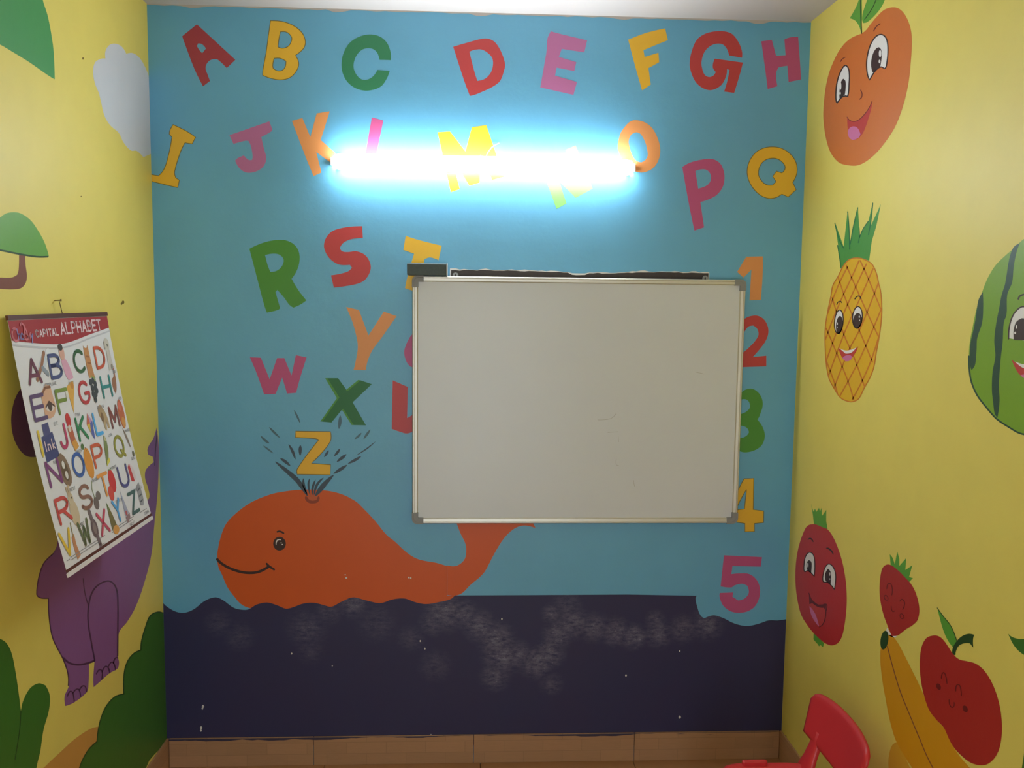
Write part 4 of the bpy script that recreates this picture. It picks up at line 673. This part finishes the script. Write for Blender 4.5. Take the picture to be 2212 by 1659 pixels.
# letter: centre pixel, colour, size factor; picture centre pixel, its name, caption, shapes
CELLS = [
 ('A', (71.7, 802), (120, 66, 84), (92, 787), 'AEROPLANE', [('e', (206, 212, 220), .1, -.1, .9, .28, -38), ('l', (158, 112, 84), [(-.9, .75), (-.2, .1), (.35, -.6)], .26), ('l', (150, 156, 166), [(-.1, .2), (.35, .55)], .3), ('e', (230, 232, 236), .75, -.55, .35, .22, -38)]),
 ('B', (118.7, 791), (84, 88, 132), (139, 786), 'BABY', [('p', (222, 168, 190), [(-.35, -.2), (.1, -.35), (.5, .1), (.75, .85), (.2, .95), (-.1, .7)]), ('e', (216, 168, 150), -.1, -.62, .32, .42), ('e', (78, 66, 62), -.16, -.95, .28, .2)]),
 ('C', (170, 780.5), (70, 104, 66), (190, 780), 'CAT', [('p', (198, 140, 88), [(-.3, -.95), (-.1, -.8), (.15, -.8), (.3, -.98), (.35, -.3), (.4, .5), (.5, 1), (-.3, 1), (-.35, .2)]), ('l', (160, 104, 62), [(-.15, -.3), (.2, -.25)], .1), ('l', (160, 104, 62), [(-.15, .1), (.25, .15)], .1)]),
 ('D', (215, 772), (208, 96, 66), (234, 766), 'DOG', [('e', (206, 198, 184), 0, -.65, .36, .4), ('p', (204, 196, 186), [(-.25, -.3), (.25, -.3), (.4, .9), (-.35, 1)]), ('e', (92, 84, 78), .05, -.6, .07, .09), ('l', (190, 178, 160), [(-.35, -.8), (-.4, -.4)], .14), ('e', (150, 140, 126), .15, .8, .16, .2)]),
 ('E', (83, 880), (104, 80, 116), (104, 872), 'EYE', [('p', (218, 172, 140), [(-.6, -.6), (.1, -1.05), (.6, -.9), (.75, .35), (.2, .75), (-.6, .7)]), ('l', (142, 96, 68), [(-.55, -.5), (0, -.85), (.55, -.85)], .14), ('e', (226, 214, 206), .1, .2, .5, .24), ('e', (92, 76, 66), .1, .17, .24, .24), ('l', (96, 70, 58), [(-.35, .15), (.1, -.1), (.6, .2)], .1)]),
 ('F', (135, 866.5), (126, 146, 66), (153, 855), 'FISH', [('p', (224, 172, 78), [(-.35, -.5), (.2, -.75), (.65, -.8), (.5, -.2), (.25, .2), (-.1, 1), (-.2, .3)]), ('e', (206, 140, 60), .35, -.55, .2, .2), ('p', (222, 218, 206), [(-.6, -.3), (-.3, -.35), (-.25, .05), (-.6, .1)])]),
 ('G', (181, 848), (196, 74, 72), (203, 841), 'GRAPES', [('p', (150, 172, 84), [(-.1, -.9), (.4, -.8), (.5, -.2), (.2, -.3)])] + [('e', (74, 74, 74), x, y, .2, .2) for x, y in ((-.3, -.45), (.05, -.5), (.3, -.3), (-.2, -.1), (.15, -.05), (-.25, .25), (.08, .3), (-.12, .6), (.28, .1))]),
 ('H', (229, 835), (66, 138, 134), (246, 824), 'HEN', [('p', (162, 112, 82), [(.3, -.9), (.35, -.2), (.2, .4), (-.1, .8), (-.35, .3), (-.25, -.2), (.1, -.35)]), ('e', (186, 60, 52), .3, -.85, .1, .14)]),
 ('I', (86.6, 959), (226, 196, 66), (106, 954), 'INK', [('p', (78, 78, 124), [(-.7, -.35), (.55, -.45), (.75, .9), (-.75, 1)]), ('p', (88, 86, 130), [(-.4, -.95), (.3, -1), (.32, -.4), (-.42, -.3)])]),
 ('J', (136, 942.5), (196, 72, 108), (153, 935), 'JOKER', [('e', (196, 62, 58), 0, -.7, .3, .42), ('p', (186, 104, 74), [(-.3, -.3), (.25, -.3), (.35, .5), (-.2, .7)]), ('e', (226, 210, 196), -.05, -.25, .18, .2), ('p', (218, 158, 72), [(-.2, .5), (.35, .4), (.55, .85), (0, 1.05)])]),
 ('K', (176, 925.6), (66, 134, 86), (194, 922), 'KITE', [('p', (206, 108, 80), [(-.35, -.15), (0, -.8), (.1, -.2)]), ('p', (196, 150, 190), [(0, -.8), (.45, -.3), (.1, -.2)]), ('p', (222, 190, 80), [(-.35, -.15), (.1, -.2), (0, .4)]), ('p', (98, 106, 176), [(.1, -.2), (.45, -.3), (.3, .8), (0, .4)])]),
 ('L', (211, 915), (92, 172, 230), (224, 902), 'LION', [('e', (178, 150, 112), -.25, -.4, .36, .42), ('p', (186, 160, 122), [(-.3, -.3), (.2, -.5), (.5, .1), (.5, .7), (.3, .7), (.2, .2), (.05, .8), (-.15, .7)]), ('e', (136, 106, 74), -.2, -.05, .18, .3)]),
 ('M', (246, 900), (142, 82, 74), (262, 894), 'MANGO', [('e', (196, 108, 70), 0, 0, .45, .95), ('e', (214, 150, 74), .05, .55, .28, .36), ('e', (220, 120, 100), -.1, -.5, .2, .3)]),
 ('N', (115.6, 1021), (136, 78, 128), (139, 1015), 'NEST', [('e', (142, 116, 90), 0, 0, .6, .95, -14), ('e', (110, 88, 66), .02, .05, .36, .6, -14), ('e', (226, 222, 214), -.02, -.28, .16, .22), ('e', (222, 216, 208), .08, .3, .16, .22)]),
 ('O', (168.6, 1004), (78, 106, 176), (190, 997), 'ORANGE', [('e', (222, 150, 62), .05, .1, .5, .9), ('e', (96, 120, 66), -.25, -.9, .2, .18), ('l', (120, 96, 50), [(.05, -.8), (.08, -.6)], .06)]),
 ('P', (211, 983), (210, 100, 64), (229, 973), 'PARROT', [('p', (132, 140, 84), [(.1, -.9), (.35, -.7), (.3, 0), (0, .55), (-.4, .85), (-.25, .2), (-.1, -.4)]), ('e', (206, 198, 160), .2, -.7, .1, .16), ('p', (220, 212, 90), [(-.2, .6), (.15, .45), (.15, .7), (-.4, .9)])]),
 ('Q', (256.6, 964), (158, 152, 62), (275, 954), 'QUILL', [('p', (140, 120, 104), [(-.3, -.95), (.15, -.3), (.3, .4), (.15, .3), (-.15, -.4)]), ('e', (110, 106, 80), .45, .85, .16, .18)]),
 ('R', (136, 1101), (206, 84, 76), (157, 1093), 'RABBIT', [('e', (206, 186, 154), 0, .4, .48, .72), ('e', (206, 188, 158), -.05, -.4, .3, .36), ('l', (196, 172, 140), [(-.15, -.6), (-.25, -1.05)], .16), ('l', (200, 178, 146), [(0, -.65), (0, -1.1)], .16), ('e', (70, 54, 46), .05, -.45, .05, .06)]),
 ('S', (184, 1073.5), (150, 108, 92), (207, 1073), '', [('e', (118, 104, 98), -.15, .35, .32, .36), ('e', (124, 110, 104), .3, 0, .3, .26), ('l', (150, 160, 120), [(-.2, 0), (-.25, -.5), (-.05, -.9)], .06)]),
 ('T', (224.5, 1047.5), (230, 156, 76), (241, 1045), 'TOMATO', [('e', (206, 62, 58), .15, -.15, .46, .7), ('e', (214, 84, 70), -.4, .5, .36, .45), ('l', (110, 140, 70), [(0, -.85), (.2, -.8), (.35, -.88)], .08)]),
 ('U', (266.5, 1028.7), (94, 88, 140), (283, 1021), 'UMBRELLA', [('p', (200, 66, 66), [(-.3, -.4), (0, -.6), (.15, .1), (.2, .6), (-.25, .5)]), ('p', (222, 206, 208), [(0, -.6), (.45, -.2), (.55, .5), (.2, .55)])]),
 ('V', (143.5, 1173), (226, 190, 62), (161, 1170), 'VIOLA', [('p', (198, 138, 96), [(-.2, -.3), (.15, -.4), (.1, .2), (.25, .8), (-.2, .95), (-.25, .4)]), ('l', (150, 140, 90), [(-.02, -.3), (.05, -1)], .08)]),
 ('W', (182.6, 1150), (104, 112, 76), (204, 1141), 'WATCH', [('e', (108, 90, 92), 0, 0, .4, .55), ('l', (124, 108, 110), [(-.05, -.5), (-.12, -1)], .36), ('l', (120, 104, 108), [(.08, .5), (.16, 1)], .34), ('e', (140, 124, 122), 0, 0, .22, .32)]),
 ('X', (222, 1128.5), (200, 82, 104), (241, 1121), 'XMAS TREE', [('p', (122, 112, 68), [(-.15, -1.05), (.2, -.3), (.45, .5), (-.3, .65), (-.25, -.2)]), ('p', (108, 134, 72), [(-.15, -1.05), (.02, -.6), (-.2, -.5)]), ('e', (218, 158, 84), .2, .7, .42, .26)]),
 ('Y', (253.5, 1102.5), (92, 164, 222), (270, 1096), 'YACHT', [('p', (164, 168, 190), [(-.1, -1.05), (.3, .4), (-.3, .5)]), ('p', (150, 120, 122), [(-.3, .55), (.4, .4), (.35, .7), (-.2, .95)]), ('e', (180, 90, 92), -.05, .35, .14, .16)]),
 ('Z', (288, 1085), (80, 104, 100), (302, 1073), 'ZEBRA', [('p', (158, 156, 160), [(-.2, -.7), (.35, -.9), (.45, .2), (.2, .6), (-.25, .5)]), ('l', (92, 92, 96), [(-.1, -.4), (.25, -.5)], .09), ('l', (92, 92, 96), [(-.1, -.05), (.3, -.1)], .09), ('l', (92, 92, 96), [(-.1, .3), (.25, .25)], .09)]),
]
ROW = {c: r for r, cs in enumerate(('ABCD', 'EFGH', 'IJKLM', 'NOPQ', 'RSTU', 'VWXYZ')) for c in cs}
for ch, lpx, col, ppx, cap, shapes in CELLS:
    a, b = uv(*lpx), uv(*ppx); five = ROW[ch] in (2, 5); wl = .088 if five else .104
    if ch == 'I': wl = .03
    if ch in 'JLY': wl *= .85
    pic_ = printed('chart_picture', blob(b.x, b.y, *shapes), .0007, 'printed picture of ' + {'A': 'an aeroplane', 'B': 'a baby in pink', 'C': 'a ginger cat', 'D': 'a pale dog', 'E': 'an eye', 'F': 'a golden fish', 'G': 'dark grapes', 'H': 'a brown hen', 'I': 'a blue ink bottle', 'J': 'a joker', 'K': 'a colourful kite', 'L': 'a lion', 'M': 'a red mango', 'N': 'a nest', 'O': 'an orange', 'P': 'a green parrot', 'Q': 'a feather quill', 'R': 'a rabbit', 'S': 'a small dark object', 'T': 'tomatoes', 'U': 'a red umbrella', 'V': 'a viola', 'W': 'a wrist watch', 'X': 'a fir tree', 'Y': 'a yacht', 'Z': 'a zebra'}[ch])
    printed('chart_letter', [(glyph(ch, a.x, a.y, wl, .090, .0175), pc(*col))], .0016, 'printed letter ' + ch)
    if cap:
        n = len(cap); printed('chart_caption', [(word(cap, b.x + .01 - n * .0065 + (.02 if ch != 'I' else 0), b.y + .089, .009, .012, .0022, .0045), M_CAPT)], .0008, parent=pic_)
ik = uv(106, 962); printed('ink_lettering', [(flat_ribbon(p, .007, RATIO), M_CTEXT) for p in ([(ik.x - .035, ik.y - .018), (ik.x - .035, ik.y + .018)], [(ik.x - .015, ik.y + .018), (ik.x - .015, ik.y - .004), (ik.x + .006, ik.y - .002), (ik.x + .008, ik.y + .018)], [(ik.x + .026, ik.y - .02), (ik.x + .026, ik.y + .018)], [(ik.x + .045, ik.y - .002), (ik.x + .026, ik.y + .006), (ik.x + .046, ik.y + .018)])], .0012)
for u0, u1, v in ((.06, .42, .936), (.06, .36, .946), (.5, .78, .934), (.5, .76, .944), (.86, .96, .936), (.02, .05, .940)): printed('fine_print', [([[q] for q in ribbon([(u0, v), (u1, v)], .0035)], M_CAPT)], .0008)
# hanging wire and its nail
M_WIRE = mat('rusty wire', (110, 92, 60), 0.6, metal=.3)
np_ = hit(129, 649, 0, .014); mid = chart(.5, -.008)
bm = bmesh.new(); tube(bm, [(.012, np_.y, np_.z + .001), ((.012 + mid.x) / 2, (np_.y + mid.y) / 2, (np_.z + mid.z) / 2 + .001), mid], .0011, 6); bm_obj('hanging_wire', bm, M_WIRE, poster)
bm = bmesh.new(); tube(bm, [(0, np_.y, np_.z - .0005), (.016, np_.y, np_.z + .0005), (.0161, np_.y, np_.z + .0005), (.018, np_.y, np_.z + .0005)], [.0014, .0014, .0032, .0032], 8)
bm_obj('nail', bm, M_WIRE, None, label='thin rusty nail holding the alphabet chart wire', cat='nail')

# ------------------------------------------------------------------ child's chair
M_CH = mat('red plastic', (206, 52, 58), 0.38, 0.03, 12, 0.02, 300, spec=0.45)
CX, CYc, SEAT = 2.075, -.770, .320     # the chair faces the left wall, its back to the fruit wall
chair = empty('child_chair', (CX, CYc, 0), 'red moulded plastic child chair against the yellow fruit wall', 'chair')
def cpt(f, s, z): return Vector((CX - f, CYc + s, z))       # forward, sideways (towards the blue wall), up
def sup(a, w, d, n=5):
    c, s = math.cos(a), math.sin(a); return (abs(c) ** (2 / n) * (1 if c >= 0 else -1) * d, abs(s) ** (2 / n) * (1 if s >= 0 else -1) * w)
bm = bmesh.new(); rings = []; NS = 48
for sc, dz in ((.0, -.010), (.45, -.009), (.78, -.005), (.90, .001), (.955, .006), (.99, .004), (1.0, -.004), (1.0, -.030), (.97, -.034), (.955, -.030), (.94, -.010), (.5, -.020), (0.0, -.021)):
    rings.append([bm.verts.new(cpt(*(lambda f, s: (f + .005, s))(*sup(k * 2 * math.pi / NS, .150 * max(sc, .001), .150 * max(sc, .001))), SEAT + dz)) for k in range(NS)])
for A, B in zip(rings, rings[1:]):
    for k in range(NS): bm.faces.new((A[k], A[(k + 1) % NS], B[(k + 1) % NS], B[k]))
bmesh.ops.remove_doubles(bm, verts=bm.verts, dist=1e-4); bm_obj('seat', bm, M_CH, chair, smooth=True)
def loft(name, secs, smooth_=True):
    """secs: list of closed rings of points"""
    bm = bmesh.new(); R = [[bm.verts.new(p) for p in s] for s in secs]; n = len(R[0])
    for A, B in zip(R, R[1:]):
        for k in range(n): bm.faces.new((A[k], A[(k + 1) % n], B[(k + 1) % n], B[k]))
    bm.faces.new(R[0]); bm.faces.new(R[-1][::-1]); return bm_obj(name, bm, M_CH, chair, smooth=smooth_)
def rrect(c, a, b, ha, hb, n=16):
    o = []
    for k in range(n):
        x, y = sup(k * 2 * math.pi / n, hb, ha, 3.2); o.append(c + a * x + b * y)
    return o
for sf in (-1, 1):
    for ss_ in (-1, 1):
        secs = []
        for t in (0, .1, .5, 1):
            z = (SEAT - .022) * (1 - t); w = .026 - .009 * t; secs.append(rrect(cpt(.005 + sf * (.118 + .022 * t), ss_ * (.118 + .02 * t), z), Vector((1, 0, 0)), Vector((0, 1, 0)), w, w))
        loft('leg', secs)
for ss_ in (-1, 1):      # low stacking lugs on the seat sides
    box_obj('stacking_lug', cpt(.075, ss_ * .142 - .008, SEAT - .012), cpt(-.005, ss_ * .142 + .008, SEAT + .017), M_CH, chair, bevel=.006)
# back: two posts rising from the seat, and a wide panel bowed and leaning back, narrowing below
def back_f(z): return -.128 - .25 * (z - SEAT) + .15 * max(0, .08 - (z - SEAT)) ** 1.0
for ss_ in (-1, 1):
    secs = []
    for z, wd in ((SEAT - .02, .050), (SEAT + .008, .042), (SEAT + .035, .032), (SEAT + .07, .026), (SEAT + .085, .025), (SEAT + .12, .030)):
        secs.append(rrect(cpt(back_f(z) - .004, ss_ * (.118 + .006 * (z - SEAT) / .1), z), Vector((1, 0, 0)), Vector((0, 1, 0)), .013, wd))
    loft('back_post', secs)
PB, PT, PWID = SEAT + .074, SEAT + .230, .200
bm = bmesh.new(); grid = []
NU, NV = 28, 14
def panel_pt(u, v, off):
    z = PB + (PT - PB) * v; w = PWID * (.93 + .07 * v)
    rr = .055; dz = PT - z
    top = PT - .018 * abs(u) ** 3 - .022 * (max(0, abs(u) - .86) / .14) ** 2
    bot = PB + .014 * abs(u) ** 2
    z = bot + (top - bot) * v; bow = .020 * (1 - u * u)
    return cpt(back_f(z) - bow + .012 + off, u * w, z)
F_ = [[bm.verts.new(panel_pt(-1 + 2 * i / NU, j / NV, .009 - .005 * (1 if j in (0, NV) or i in (0, NU) else 0))) for i in range(NU + 1)] for j in range(NV + 1)]
B_ = [[bm.verts.new(panel_pt(-1 + 2 * i / NU, j / NV, -.009 + .005 * (1 if j in (0, NV) or i in (0, NU) else 0))) for i in range(NU + 1)] for j in range(NV + 1)]
for j in range(NV):
    for i in range(NU):
        bm.faces.new((F_[j][i], F_[j][i + 1], F_[j + 1][i + 1], F_[j + 1][i])); bm.faces.new((B_[j][i], B_[j + 1][i], B_[j + 1][i + 1], B_[j][i + 1]))
for i in range(NU): bm.faces.new((F_[0][i], B_[0][i], B_[0][i + 1], F_[0][i + 1])); bm.faces.new((F_[NV][i], F_[NV][i + 1], B_[NV][i + 1], B_[NV][i]))
for j in range(NV): bm.faces.new((F_[j][0], F_[j + 1][0], B_[j + 1][0], B_[j][0])); bm.faces.new((F_[j][NU], B_[j][NU], B_[j + 1][NU], F_[j + 1][NU]))
bm_obj('backrest', bm, M_CH, chair, smooth=True)
